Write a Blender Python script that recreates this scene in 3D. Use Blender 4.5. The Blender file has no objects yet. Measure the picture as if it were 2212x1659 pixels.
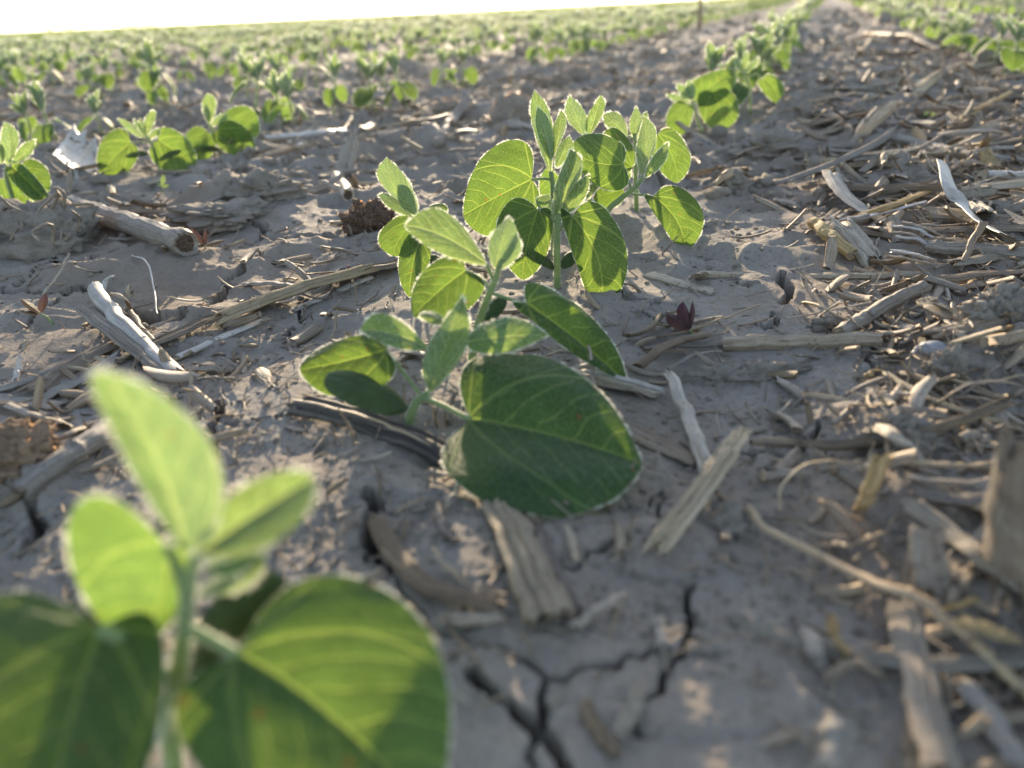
import bpy, math, random
import numpy as np

random.seed(7)
RNG = np.random.default_rng(7)
scene = bpy.context.scene
COL = scene.collection

# ------------------------------------------------------------------ camera model
# Picture coordinates below are read off the photograph at 2212 x 1659; they are
# turned into real points on the ground or on upright planes once, while building.
CAM_H = 0.12
CX, CY, FPX = 1106.0, 829.5, 1659.0
ROLL = math.radians(2.76)
PITCH = math.atan(811.0 / 1659)
_R0 = np.array([1.0, 0, 0])
FWD = np.array([0, math.cos(PITCH), -math.sin(PITCH)])
_U0 = np.cross(_R0, FWD)
RGT = math.cos(ROLL) * _R0 - math.sin(ROLL) * _U0
UPV = math.sin(ROLL) * _R0 + math.cos(ROLL) * _U0
EYE = np.array([0, 0, CAM_H])
PHI = math.radians(21.43)                    # direction of the crop rows
SP, CP = math.sin(PHI), math.cos(PHI)


def ray(px, py):
    return FWD + (px - CX) / FPX * RGT - (py - CY) / FPX * UPV


# ------------------------------------------------------------------ noise
def _hash(ix, iy, seed):
    h = (ix.astype(np.int64) * 374761393 + iy.astype(np.int64) * 668265263 + seed * 1274126177) & 0xFFFFFFFF
    h = ((h ^ (h >> 13)) * 1274126177) & 0xFFFFFFFF
    h = h ^ (h >> 16)
    return (h & 0xFFFFFF) / float(0xFFFFFF)


def vnoise(x, y, seed=0):
    """smooth value noise, -1..1"""
    x = np.asarray(x, float); y = np.asarray(y, float)
    ix = np.floor(x); iy = np.floor(y)
    fx = x - ix; fy = y - iy
    fx = fx * fx * fx * (fx * (fx * 6 - 15) + 10); fy = fy * fy * fy * (fy * (fy * 6 - 15) + 10)
    a = _hash(ix, iy, seed); b = _hash(ix + 1, iy, seed)
    c = _hash(ix, iy + 1, seed); d = _hash(ix + 1, iy + 1, seed)
    return 2 * ((a * (1 - fx) + b * fx) * (1 - fy) + (c * (1 - fx) + d * fx) * fy) - 1


def noise3(p, seed=0):
    """cheap 3-d noise from three slices"""
    x, y, z = p[..., 0], p[..., 1], p[..., 2]
    return (vnoise(x + 3.1 * z, y - 1.7 * z, seed) + vnoise(y + 2.3 * x, z + 1.1 * x, seed + 11)
            + vnoise(z + 7.7, x - 2.9 * y, seed + 23)) / 1.8


def voro_edge(x, y, seed):
    """F2-F1 distance of a jittered grid (unit cells)"""
    ix = np.floor(x); iy = np.floor(y)
    f1 = np.full(x.shape, 9.0); f2 = np.full(x.shape, 9.0)
    for dx in (-1, 0, 1):
        for dy in (-1, 0, 1):
            cx = ix + dx; cy = iy + dy
            px = cx + 0.1 + 0.8 * _hash(cx, cy, seed); py = cy + 0.1 + 0.8 * _hash(cx, cy, seed + 1)
            d = np.hypot(px - x, py - y)
            f2 = np.where(d < f1, f1, np.minimum(f2, d)); f1 = np.minimum(f1, d)
    return f2 - f1


def sstep(a, b, x):
    t = np.clip((x - a) / (b - a), 0, 1)
    return t * t * (3 - 2 * t)


# ------------------------------------------------------------------ ground relief
def flat(px, py, z=0.0):
    d = ray(px, py)
    return EYE + d * ((z - CAM_H) / d[2])


# cracks seen in the drying crust: picture polyline, half width in mm
CRACKS = [
    ([(1027, 1508), (1062, 1520), (1104, 1557), (1139, 1582), (1163, 1610), (1185, 1665), (1200, 1720)], 1.0),
    ([(1482, 1300), (1468, 1337), (1482, 1400), (1454, 1470), (1426, 1498), (1412, 1568), (1395, 1640)], 0.65),
    ([(1219, 1260), (1265, 1253), (1293, 1225), (1345, 1214)], 0.6),
    ([(1425, 1170), (1412, 1190), (1440, 1085), (1400, 1110)], 0.5),
    ([(800, 1105), (812, 1180), (805, 1230), (850, 1270)], 1.6),
    ([(1774, 934), (1735, 973), (1712, 1000), (1700, 1018), (1655, 1008), (1595, 994)], 1.1),
    ([(1865, 758), (1872, 805), (1893, 861), (1940, 885)], 1.1),
    ([(1690, 620), (1700, 645), (1697, 675)], 1.4),
    ([(1665, 700), (1662, 722), (1640, 735)], 1.1),
    ([(475, 880), (466, 925), (460, 980), (455, 1010)], 1.5),
    ([(460, 945), (510, 940), (560, 930), (620, 920), (660, 915)], 0.8),
    ([(520, 750), (560, 752), (600, 742), (632, 726), (655, 715)], 0.5),
    ([(655, 670), (652, 705), (672, 690)], 0.6),
    ([(60, 735), (110, 690), (160, 650), (210, 660)], 1.0),
    ([(300, 700), (340, 716), (390, 715), (440, 690), (480, 660), (495, 630)], 2.0),
    ([(495, 630), (530, 610), (570, 590), (590, 570)], 2.2),
    ([(560, 510), (600, 545), (640, 552), (700, 545), (770, 540)], 1.5),
    ([(590, 570), (610, 560)], 2.0),
    ([(110, 1250), (150, 1235), (165, 1190), (160, 1150)], 1.2),
    ([(55, 1090), (75, 1150), (40, 1200)], 1.2),
    ([(1335, 650), (1352, 672), (1400, 680), (1425, 676)], 0.9),
    ([(1380, 700), (1440, 720), (1500, 735)], 0.6),
    ([(620, 1110), (600, 1140), (590, 1160)], 0.5),
    ([(1990, 640), (2030, 655), (2090, 640)], 0.6),
    ([(1555, 600), (1600, 632), (1640, 640)], 0.5),
]
_CR = []
for pl, w in CRACKS:
    P = [flat(*p)[:2] for p in pl]
    for a, b in zip(P[:-1], P[1:]):
        _CR.append((a, b, w / 1250))

# broad lumps of soil: picture position, radius cm, height cm
LUMPS = [(1170, 1000, 4.5, -.7), (985, 1000, 2.2, -.45), (90, 545, 3.0, 1.5), (500, 455, 4.2, 1.3), (600, 420, 2.5, .8), (930, 330, 4, 1.0), (1110, 300, 3.2, 1.2), (860, 330, 3, .8),
         (1640, 345, 3.5, .9), (1560, 350, 3, .5), (1700, 560, 5, .6), (2140, 800, 3.5, .9), (1870, 925, 2.2, .5),
         (1950, 1090, 1.8, .5), (2100, 1330, 2.0, .4), (100, 1050, 1.6, .8), (1250, 330, 4, .7), (1900, 400, 6, .8),
         (120, 420, 5, .8), (700, 370, 4, .6), (820, 840, 1.4, .5)]
_LU = [(flat(x, y)[:2], r / 100, h / 100) for x, y, r, h in LUMPS]


def height(x, y):
    x = np.asarray(x, float); y = np.asarray(y, float)
    r = np.hypot(x, y)
    cell = np.maximum(r, .03) * 0.0036

    def lod(lam):
        return sstep(1.0, 2.6, lam / cell)
    wx = x + .006 * vnoise(x / .03, y / .03, 41); wy = y + .006 * vnoise(x / .03, y / .03, 42)
    h = .007 * vnoise(x / .23 + 5, y / .23, 1) + .0036 * vnoise(wx / .075, wy / .075, 2) * lod(.075)
    rough = .55 + .45 * vnoise(x / .11, y / .11, 9)
    h += (.0014 + .0022 * sstep(.3, .7, r)) * rough * (1 - np.abs(vnoise(wx / .034, wy / .034, 3)) * 2) * lod(.034)
    plate = vnoise(wx / .021, wy / .021, 4)
    h += .0009 * sstep(-.05, .08, plate) * lod(.021) + .0006 * plate * lod(.021)
    ra, rb = .82 * x + .57 * y, -.57 * x + .82 * y
    fl = .6 * vnoise(ra / .0105, rb / .0105, 5) + .4 * vnoise(x / .0061, y / .0061, 15)
    h += .00045 * fl * lod(.0085) * (.4 + .6 * sstep(-.3, .4, vnoise(rb / .04, ra / .04, 16)))
    h += .0004 * sstep(-.2, .6, vnoise(x / .05, y / .05, 19)) * vnoise(ra / .0041, rb / .0036, 6) * lod(.0038) + .0003 * vnoise(x / .0017, y / .0017, 7) * lod(.0017)
    # looser, lumpier soil away from the smooth crust in front
    loose = sstep(.25, .6, r) * (.45 + .55 * sstep(-.35, .35, vnoise(x / .16, y / .16, 14)))
    cl = 1 - np.abs(vnoise(wx / .05, wy / .05, 12)); cl2 = 1 - np.abs(vnoise(wx / .022, wy / .022, 13))
    cl3 = 1 - np.abs(vnoise(ra / .009, rb / .009, 17))
    h += loose * (.013 * (cl ** 3) * lod(.06) + .006 * cl2 ** 2 * lod(.03) + .0018 * cl3 ** 2 * lod(.012))
    s = x * CP - y * SP
    for c, R, H in _LU:
        d = np.hypot(x - c[0], y - c[1]) / R
        m = np.clip(1 - d * d * (1 + .35 * vnoise(x / .012, y / .012, 31)), 0, 1)
        h = h + H * m * m * (1 + .35 * vnoise(x / .009, y / .009, 32) * lod(.009))
    # cracks
    near = r < 1.6
    if np.any(near):
        xs = x[near] if x.shape else x[None]; ys = y[near] if x.shape else y[None]
        jx = xs + .0030 * vnoise(xs / .008, ys / .008, 51) + .0009 * vnoise(xs / .0025, ys / .0025, 53)
        jy = ys + .0030 * vnoise(xs / .008, ys / .008, 52) + .0009 * vnoise(xs / .0025, ys / .0025, 54)
        dep = np.zeros(xs.shape); rim = np.zeros(xs.shape)
        wv = 1 + .55 * vnoise(xs / .012, ys / .012, 55)
        for a, b, w in _CR:
            lo = np.minimum(a, b) - .012; hi = np.maximum(a, b) + .012
            k = (jx > lo[0]) & (jx < hi[0]) & (jy > lo[1]) & (jy < hi[1])
            if not np.any(k):
                continue
            ab = b - a; L2 = ab @ ab + 1e-12
            qx = jx[k] - a[0]; qy = jy[k] - a[1]
            t = np.clip((qx * ab[0] + qy * ab[1]) / L2, 0, 1)
            d = np.hypot(qx - t * ab[0], qy - t * ab[1])
            ww = w * wv[k]
            dep[k] = np.maximum(dep[k], 1 - sstep(ww * .55, ww * 1.5, d))
            rim[k] = np.maximum(rim[k], np.exp(-((d - ww * 2.4) / (.0014 + ww)) ** 2))
        e = voro_edge(jx / .085, jy / .085, 61) * .085
        gt = .78 - .73 * sstep(.24, .45, r[near] if x.shape else r)
        gate = sstep(0, 1, (vnoise(xs / .13, ys / .13, 62) - gt) / .28)
        dep = np.maximum(dep, (1 - sstep(.0005, .0016, e)) * gate * .8)
        rr = r[near] if x.shape else r
        fade = 1 - sstep(1.1, 1.5, rr)
        if x.shape:
            h[near] += fade * (.0011 * rim * (.3 + vnoise(xs / .005, ys / .005, 66)) - .014 * dep)
        else:
            h = h - float((.014 * dep * fade).reshape(-1)[0])
    return h


def gz(x, y):
    return float(height(np.array([x]), np.array([y]))[0])


def G(px, py, z=0.0):
    """the point z above the soil that shows at this place of the picture"""
    zz = 0.0
    for _ in range(4):
        p = flat(px, py, zz + z)
        zz = .5 * zz + .5 * gz(p[0], p[1]) if _ else gz(p[0], p[1])
    return flat(px, py, zz + z)


def V(px, py, Y):
    d = ray(px, py)
    return EYE + d * (Y / d[1])


# ------------------------------------------------------------------ mesh plumbing
def mesh(name, Vt, faces, uv=None, mats=(), midx=None, smooth=True, attrs=None):
    """faces: list of int arrays (n,3) or (n,4); midx: list of material indices per array"""
    me = bpy.data.meshes.new(name)
    Vt = np.asarray(Vt, np.float32)
    faces = [np.asarray(f, np.int32) for f in faces if len(f)]
    nl = sum(f.size for f in faces); nf = sum(len(f) for f in faces)
    me.vertices.add(len(Vt)); me.vertices.foreach_set('co', Vt.ravel())
    me.loops.add(nl); li = np.concatenate([f.ravel() for f in faces]); me.loops.foreach_set('vertex_index', li)
    me.polygons.add(nf)
    tot = np.concatenate([np.full(len(f), f.shape[1], np.int32) for f in faces])
    st = np.concatenate([[0], np.cumsum(tot)[:-1]]).astype(np.int32)
    me.polygons.foreach_set('loop_start', st)
    me.polygons.foreach_set('use_smooth', np.full(nf, smooth, bool))
    if midx is not None:
        me.polygons.foreach_set('material_index', np.concatenate([np.full(len(f), m, np.int32) for f, m in zip(faces, midx)]))
    if uv is not None:
        l = me.uv_layers.new(name='UVMap'); l.data.foreach_set('uv', np.asarray(uv, np.float32)[li].ravel())
    for k, a in (attrs or {}).items():
        at = me.attributes.new(k, 'FLOAT', 'POINT'); at.data.foreach_set('value', np.asarray(a, np.float32))
    for m in mats:
        me.materials.append(m)
    me.update(calc_edges=True)
    return me


def link(name, data, parent=None, loc=None):
    o = bpy.data.objects.new(name, data)
    COL.objects.link(o)
    if parent is not None:
        o.parent = parent
    if loc is not None:
        o.location = [float(v) for v in loc]
    return o


def tag(o, label=None, cat=None, group=None, kind=None):
    if label: o['label'] = label
    if cat: o['category'] = cat
    if group: o['group'] = group
    if kind: o['kind'] = kind
    return o


class Geo:
    """accumulates vertices / faces / uv with a material slot per batch"""
    def __init__(s):
        s.v, s.f, s.u, s.m, s.n = [], [], [], [], 0

    def add(s, v, faces, uv=None, mat=0):
        v = np.asarray(v, float)
        if len(v) == 0:
            return
        s.v.append(v); s.u.append(np.zeros((len(v), 2)) if uv is None else uv)
        for f in faces:
            if len(f):
                s.f.append(np.asarray(f) + s.n); s.m.append(mat)
        s.n += len(v)

    def build(s, name, mats, origin=(0, 0, 0), smooth=True):
        return mesh(name, np.concatenate(s.v) - np.asarray(origin), s.f, np.concatenate(s.u), mats, s.m, smooth)


def grid_faces(nu, nv, wrap=False):
    i = np.arange(nu - 1)[:, None]; j = np.arange(nv if wrap else nv - 1)[None, :]
    a = i * nv + j; b = i * nv + (j + 1) % nv
    return np.stack([a, b, b + nv, a + nv], -1).reshape(-1, 4)


def unit(v):
    v = np.asarray(v, float)
    return v / (np.linalg.norm(v, axis=-1, keepdims=True) + 1e-12)


def catmull(P, n):
    P = np.asarray(P, float)
    if len(P) == 2:
        t = np.linspace(0, 1, n)[:, None]
        return P[0] * (1 - t) + P[1] * t
    Q = np.vstack([2 * P[0] - P[1], P, 2 * P[-1] - P[-2]])
    seg = np.linalg.norm(np.diff(P, axis=0), axis=1); cum = np.concatenate([[0], np.cumsum(seg)])
    out = []
    for s in np.linspace(0, cum[-1], n):
        k = min(np.searchsorted(cum, s, 'right') - 1, len(P) - 2)
        t = (s - cum[k]) / max(seg[k], 1e-9)
        p0, p1, p2, p3 = Q[k:k + 4]
        out.append(.5 * (2 * p1 + (p2 - p0) * t + (2 * p0 - 5 * p1 + 4 * p2 - p3) * t * t + (3 * p1 - p0 - 3 * p2 + p3) * t ** 3))
    return np.array(out)
# ------------------------------------------------------------------ materials
class NT:
    def __init__(s, name):
        s.mat = bpy.data.materials.new(name); s.mat.use_nodes = True
        s.t = s.mat.node_tree; s.t.nodes.clear()
        s.out = s.t.nodes.new('ShaderNodeOutputMaterial')

    def n(s, typ, ins=None, **kw):
        nd = s.t.nodes.new(typ)
        for k, v in kw.items():
            setattr(nd, k, v)
        for k, v in (ins or {}).items():
            if isinstance(v, bpy.types.NodeSocket):
                s.t.links.new(v, nd.inputs[k])
            else:
                nd.inputs[k].default_value = v
        return nd

    def m(s, op, a, b=None, c=None, clamp=False):
        ins = {0: a}
        if b is not None: ins[1] = b
        if c is not None: ins[2] = c
        nd = s.n('ShaderNodeMath', ins, operation=op); nd.use_clamp = clamp
        return nd.outputs[0]

    def ss(s, a, b, x):
        nd = s.n('ShaderNodeMapRange', {'Value': x, 'From Min': a, 'From Max': b}, interpolation_type='SMOOTHSTEP')
        return nd.outputs[0]

    def mix(s, f, a, b):
        nd = s.n('ShaderNodeMix', data_type='RGBA')
        for k, v in ((0, f), (6, a), (7, b)):
            if isinstance(v, bpy.types.NodeSocket): s.t.links.new(v, nd.inputs[k])
            else: nd.inputs[k].default_value = v if k == 0 else (*v, 1)[:4]
        return nd.outputs[2]

    def end(s, sh):
        s.t.links.new(sh, s.out.inputs[0]); return s.mat


def leaf_material(name, top, under, trans, vein, tmix=.45, sheen=.15, vscale=1.0, pale_vein=1.0, gloss=.22):
    k = NT(name)
    uv = k.n('ShaderNodeUVMap').outputs[0]
    sx = k.n('ShaderNodeSeparateXYZ', {0: uv})
    u, y = sx.outputs[0], sx.outputs[1]
    s = k.m('ABSOLUTE', y)
    wob = k.n('ShaderNodeTexNoise', {'Vector': uv, 'Scale': 4.0, 'Detail': 3.0}).outputs[0]
    wob = k.m('MULTIPLY', k.m('SUBTRACT', wob, .5), .12)
    f = k.m('SUBTRACT', k.m('SUBTRACT', u, k.m('MULTIPLY', s, .80)), k.m('MULTIPLY', k.m('MULTIPLY', s, s), .55))
    f = k.m('ADD', f, wob)
    side = k.m('MULTIPLY', k.m('GREATER_THAN', y, 0.0), .055)
    f = k.m('ADD', f, side)
    q = k.m('DIVIDE', f, .19)
    dl = k.m('MULTIPLY', k.m('ABSOLUTE', k.m('SUBTRACT', k.m('FRACT', k.m('ADD', q, .5)), .5)), .19)
    lat = k.m('SUBTRACT', 1.0, k.ss(.004, .0125, dl))
    lat = k.m('MULTIPLY', k.m('MULTIPLY', lat, k.ss(-.05, -.01, f)), k.ss(.28, .58, k.n('ShaderNodeTexNoise', {'Vector': uv, 'Scale': 6.5, 'Detail': 2.0}).outputs[0]))
    mid = k.m('SUBTRACT', 1.0, k.ss(.006, .021, k.m('ADD', s, k.m('MULTIPLY', u, .008))))
    # veins fanning from the leaf base
    ang = k.m('ARCTAN2', s, k.m('ADD', u, .01))
    rad = k.m('SQRT', k.m('ADD', k.m('MULTIPLY', s, s), k.m('MULTIPLY', u, u)))
    fan = k.m('MULTIPLY', k.m('ABSOLUTE', k.m('SUBTRACT', ang, k.m('SUBTRACT', 1.02, k.m('MULTIPLY', rad, .55)))), rad)
    fan2 = k.m('MULTIPLY', k.m('ABSOLUTE', k.m('SUBTRACT', ang, 1.65)), rad)
    fan = k.m('SUBTRACT', 1.0, k.ss(.005, .015, k.m('MINIMUM', fan, fan2)))
    vo = k.n('ShaderNodeTexVoronoi', {'Vector': uv, 'Scale': 17.0 * vscale}, feature='DISTANCE_TO_EDGE', voronoi_dimensions='2D').outputs[0]
    ter = k.m('SUBTRACT', 1.0, k.ss(.012, .075, vo))
    vo2 = k.n('ShaderNodeTexVoronoi', {'Vector': uv, 'Scale': 42.0 * vscale}, feature='DISTANCE_TO_EDGE', voronoi_dimensions='2D').outputs[0]
    ter2 = k.m('SUBTRACT', 1.0, k.ss(.02, .16, vo2))
    main = k.m('MAXIMUM', k.m('MAXIMUM', lat, mid), fan)
    veins = k.m('MAXIMUM', main, k.m('MAXIMUM', k.m('MULTIPLY', ter, .55), k.m('MULTIPLY', ter2, .22)))
    veins = k.m('MULTIPLY', veins, pale_vein)
    rnd = k.n('ShaderNodeObjectInfo').outputs['Random']
    blot = k.n('ShaderNodeTexNoise', {'Vector': uv, 'Scale': 3.5, 'Detail': 4.0}).outputs[0]
    back = k.n('ShaderNodeNewGeometry').outputs['Backfacing']
    col = k.mix(k.ss(.3, .75, blot), tuple(c * .82 for c in top), tuple(c * 1.15 for c in top))
    col = k.mix(k.m('MULTIPLY', veins, .75), col, vein)
    ucol = k.mix(k.m('MULTIPLY', veins, .6), under, tuple(min(1, c * 1.25) for c in under))
    col = k.mix(back, col, ucol)
    # a few small brown specks eaten into some leaves
    sp = k.n('ShaderNodeTexVoronoi', {'Vector': k.n('ShaderNodeVectorMath', {0: uv, 1: k.n('ShaderNodeCombineXYZ', {0: k.m('MULTIPLY', rnd, 37.0), 1: k.m('MULTIPLY', rnd, 91.0)}).outputs[0]}).outputs[0], 'Scale': 2.1}, voronoi_dimensions='2D').outputs['Distance']
    speck = k.m('SUBTRACT', 1.0, k.ss(.022, .042, sp))
    speck = k.m('MULTIPLY', speck, k.m('GREATER_THAN', k.m('FRACT', k.m('MULTIPLY', rnd, 13.0)), .35))
    col = k.mix(k.m('MULTIPLY', speck, .85), col, (.16, .075, .03))
    hsv = k.n('ShaderNodeHueSaturation', {'Hue': k.m('ADD', .5, k.m('MULTIPLY', k.m('SUBTRACT', rnd, .5), .03)), 'Value': k.m('ADD', .85, k.m('MULTIPLY', rnd, .3)), 'Color': col}).outputs[0]
    tcol = k.mix(k.ss(.3, .75, blot), tuple(c * .78 for c in trans), tuple(c * 1.08 for c in trans))
    tcol = k.mix(k.m('MULTIPLY', main, .9), tcol, (min(1, trans[0] * 2.2), min(1, trans[1] * 1.75), trans[2] * 2.2))
    tcol = k.mix(k.m('MULTIPLY', k.m('MULTIPLY', ter, .55), pale_vein), tcol, (min(1, trans[0] * 1.9), min(1, trans[1] * 1.55), trans[2] * 1.9))
    tcol = k.mix(k.m('MULTIPLY', speck, .8), tcol, (.45, .16, .03))
    hgt = k.m('ADD', k.m('MULTIPLY', main, -1.0), k.m('ADD', k.m('MULTIPLY', ter, -.35), k.m('MULTIPLY', ter2, -.15)))
    hgt = k.m('ADD', hgt, k.m('MULTIPLY', k.ss(0, .08, dl), .2))
    bump = k.n('ShaderNodeBump', {'Strength': .65, 'Distance': .00055, 'Height': hgt}).outputs[0]
    pr = k.n('ShaderNodeBsdfPrincipled', {'Base Color': hsv, 'Roughness': .52, 'Specular IOR Level': gloss, 'Normal': bump,
                                          'Sheen Weight': sheen, 'Sheen Roughness': .35, 'Sheen Tint': (.9, 1, .8, 1)})
    tr = k.n('ShaderNodeBsdfTranslucent', {'Color': tcol, 'Normal': bump})
    mx = k.n('ShaderNodeMixShader', {0: tmix, 1: pr.outputs[0], 2: tr.outputs[0]})
    return k.end(mx.outputs[0])


M = {}
M['leaf'] = leaf_material('soybean_leaf', (.034, .085, .030), (.12, .20, .10), (.195, .325, .042), (.14, .21, .07), tmix=.43)
M['young'] = leaf_material('soybean_young_leaf', (.085, .165, .060), (.20, .29, .15), (.28, .41, .10), (.22, .31, .14), tmix=.40, sheen=.7, pale_vein=.7)
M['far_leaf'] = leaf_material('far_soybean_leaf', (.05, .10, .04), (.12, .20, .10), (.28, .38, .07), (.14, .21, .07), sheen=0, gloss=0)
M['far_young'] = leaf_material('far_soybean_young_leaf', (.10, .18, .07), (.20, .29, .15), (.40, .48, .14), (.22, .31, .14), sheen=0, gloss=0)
M['cotyledon'] = leaf_material('cotyledon', (.075, .112, .042), (.10, .15, .07), (.16, .22, .05), (.07, .14, .07), tmix=.2, sheen=.05, pale_vein=.15, gloss=.2)
M['weed'] = leaf_material('weed_leaf', (.085, .075, .05), (.13, .05, .065), (.10, .065, .04), (.13, .08, .065), tmix=.3, sheen=.2, pale_vein=.3)
M['weed_red'] = leaf_material('red_weed_leaf', (.075, .040, .048), (.10, .045, .06), (.085, .03, .032), (.10, .06, .065), tmix=.3, sheen=.2, pale_vein=.3)


def simple(name, c1, c2, scale, rough=.7, spec=.3, trans=None, tmix=.3, bump=.3, bdist=.0005, sheen=0):
    k = NT(name)
    co = k.n('ShaderNodeTexCoord').outputs['Object']
    nz = k.n('ShaderNodeTexNoise', {'Vector': co, 'Scale': scale, 'Detail': 5.0}).outputs[0]
    col = k.mix(k.ss(.3, .7, nz), c1, c2)
    b = k.n('ShaderNodeBump', {'Strength': bump, 'Distance': bdist, 'Height': nz}).outputs[0]
    sh = k.n('ShaderNodeBsdfPrincipled', {'Base Color': col, 'Roughness': rough, 'Specular IOR Level': spec, 'Normal': b, 'Sheen Weight': sheen}).outputs[0]
    if trans:
        tr = k.n('ShaderNodeBsdfTranslucent', {'Color': (*trans, 1)})
        sh = k.n('ShaderNodeMixShader', {0: tmix, 1: sh, 2: tr.outputs[0]}).outputs[0]
    return k.end(sh)


M['stem'] = simple('soybean_stem', (.17, .25, .10), (.24, .32, .14), 300, .5, .3, (.40, .50, .12), .3, .1, sheen=.5)
M['stem_low'] = simple('soybean_lower_stem', (.19, .17, .09), (.22, .24, .11), 300, .55, .3, (.40, .38, .12), .2, .1, sheen=.4)
M['hair'] = simple('leaf_hair', (.88, .90, .80), (.93, .94, .84), 100, .4, .5, (1, 1, .88), .75, 0)
M['stone'] = simple('pebble', (.20, .20, .21), (.30, .30, .30), 400, .6, .4)


def soil_material(name, c_lo, c_mid, c_hi, sc=1.0, bumpk=1.0):
    k = NT(name)
    co = k.n('ShaderNodeTexCoord').outputs['Object']
    n1 = k.n('ShaderNodeTexNoise', {'Vector': co, 'Scale': 28.0 * sc, 'Detail': 6.0, 'Roughness': .6}).outputs[0]
    n2 = k.n('ShaderNodeTexNoise', {'Vector': co, 'Scale': 420.0 * sc, 'Detail': 5.0, 'Roughness': .65}).outputs[0]
    n3 = k.n('ShaderNodeTexNoise', {'Vector': co, 'Scale': 1500.0 * sc, 'Detail': 3.0, 'Roughness': .6}).outputs[0]
    n4 = k.n('ShaderNodeTexNoise', {'Vector': co, 'Scale': 7.0 * sc, 'Detail': 3.0}).outputs[0]
    col = k.mix(k.ss(.35, .68, n1), c_mid, c_hi)
    col = k.mix(k.m('MULTIPLY', k.ss(.50, .72, n2), .75), col, c_lo)
    col = k.mix(k.m('MULTIPLY', k.ss(.58, .70, n3), .35), col, tuple(min(1, c * 1.45) for c in c_hi))
    col = k.mix(k.m('MULTIPLY', k.ss(.42, .68, n4), .55), col, tuple(c * m for c, m in zip(c_mid, (.92, .78, .64))))
    h = k.m('ADD', k.m('MULTIPLY', n2, 1.0), k.m('MULTIPLY', n3, .45))
    b = k.n('ShaderNodeBump', {'Strength': .8 * bumpk, 'Distance': .0016, 'Height': h}).outputs[0]
    sh = k.n('ShaderNodeBsdfPrincipled', {'Base Color': col, 'Roughness': .85, 'Specular IOR Level': .12, 'Normal': b})
    return k.end(sh.outputs[0])


M['soil'] = soil_material('cracked_soil', (.142, .120, .096), (.258, .227, .190), (.335, .302, .258))
M['clod'] = soil_material('loose_soil', (.14, .118, .092), (.25, .22, .18), (.33, .295, .245), 1.2)
M['rust'] = soil_material('rusty_clod', (.10, .065, .04), (.22, .155, .105), (.36, .25, .16), 1.2)


def straw_material(name, lo, mid, hi, trans=.12, rough=.62, spec=.28, attr=None):
    k = NT(name)
    uv = k.n('ShaderNodeUVMap').outputs[0]
    mp = k.n('ShaderNodeMapping', {'Vector': uv, 'Scale': (2600, 55, 1)}).outputs[0]
    fib = k.n('ShaderNodeTexNoise', {'Vector': mp, 'Scale': 1.0, 'Detail': 5.0, 'Roughness': .6}).outputs[0]
    mp2 = k.n('ShaderNodeMapping', {'Vector': uv, 'Scale': (700, 25, 1)}).outputs[0]
    fib2 = k.n('ShaderNodeTexNoise', {'Vector': mp2, 'Scale': 1.0, 'Detail': 3.0}).outputs[0]
    co = k.n('ShaderNodeTexCoord').outputs['Object']
    bl = k.n('ShaderNodeTexNoise', {'Vector': co, 'Scale': 150.0, 'Detail': 6.0, 'Roughness': .7}).outputs[0]
    dots = k.n('ShaderNodeTexNoise', {'Vector': co, 'Scale': 900.0, 'Detail': 2.0}).outputs[0]
    rnd = k.n('ShaderNodeObjectInfo').outputs['Random']
    if attr:
        rnd = k.n('ShaderNodeAttribute', attribute_name=attr).outputs['Fac']
    col = k.mix(k.ss(.30, .70, fib2), mid, hi)
    col = k.mix(k.m('MULTIPLY', k.ss(.46, .66, fib), .8), col, lo)
    col = k.mix(k.m('MULTIPLY', k.ss(.52, .72, bl), .55), col, (.17, .145, .12))
    col = k.mix(k.m('MULTIPLY', k.ss(.62, .70, dots), .6), col, tuple(c * .45 for c in lo))
    val = k.m('ADD', .72, k.m('MULTIPLY', rnd, .55))
    hs = k.n('ShaderNodeHueSaturation', {'Hue': k.m('ADD', .495, k.m('MULTIPLY', k.m('FRACT', k.m('MULTIPLY', rnd, 7.3)), .012)),
                                         'Saturation': k.m('ADD', .75, k.m('MULTIPLY', k.m('FRACT', k.m('MULTIPLY', rnd, 5.1)), .45)), 'Value': val, 'Color': col}).outputs[0]
    hh = k.m('ADD', k.m('MULTIPLY', fib, -1.0), k.m('MULTIPLY', fib2, .8))
    b = k.n('ShaderNodeBump', {'Strength': .7, 'Distance': .0006, 'Height': hh}).outputs[0]
    sh = k.n('ShaderNodeBsdfPrincipled', {'Base Color': hs, 'Roughness': rough, 'Specular IOR Level': spec, 'Normal': b}).outputs[0]
    if trans:
        tr = k.n('ShaderNodeBsdfTranslucent', {'Color': k.mix(.35, hs, (.75, .45, .15))})
        sh = k.n('ShaderNodeMixShader', {0: trans, 1: sh, 2: tr.outputs[0]}).outputs[0]
    return k.end(sh)


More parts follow.
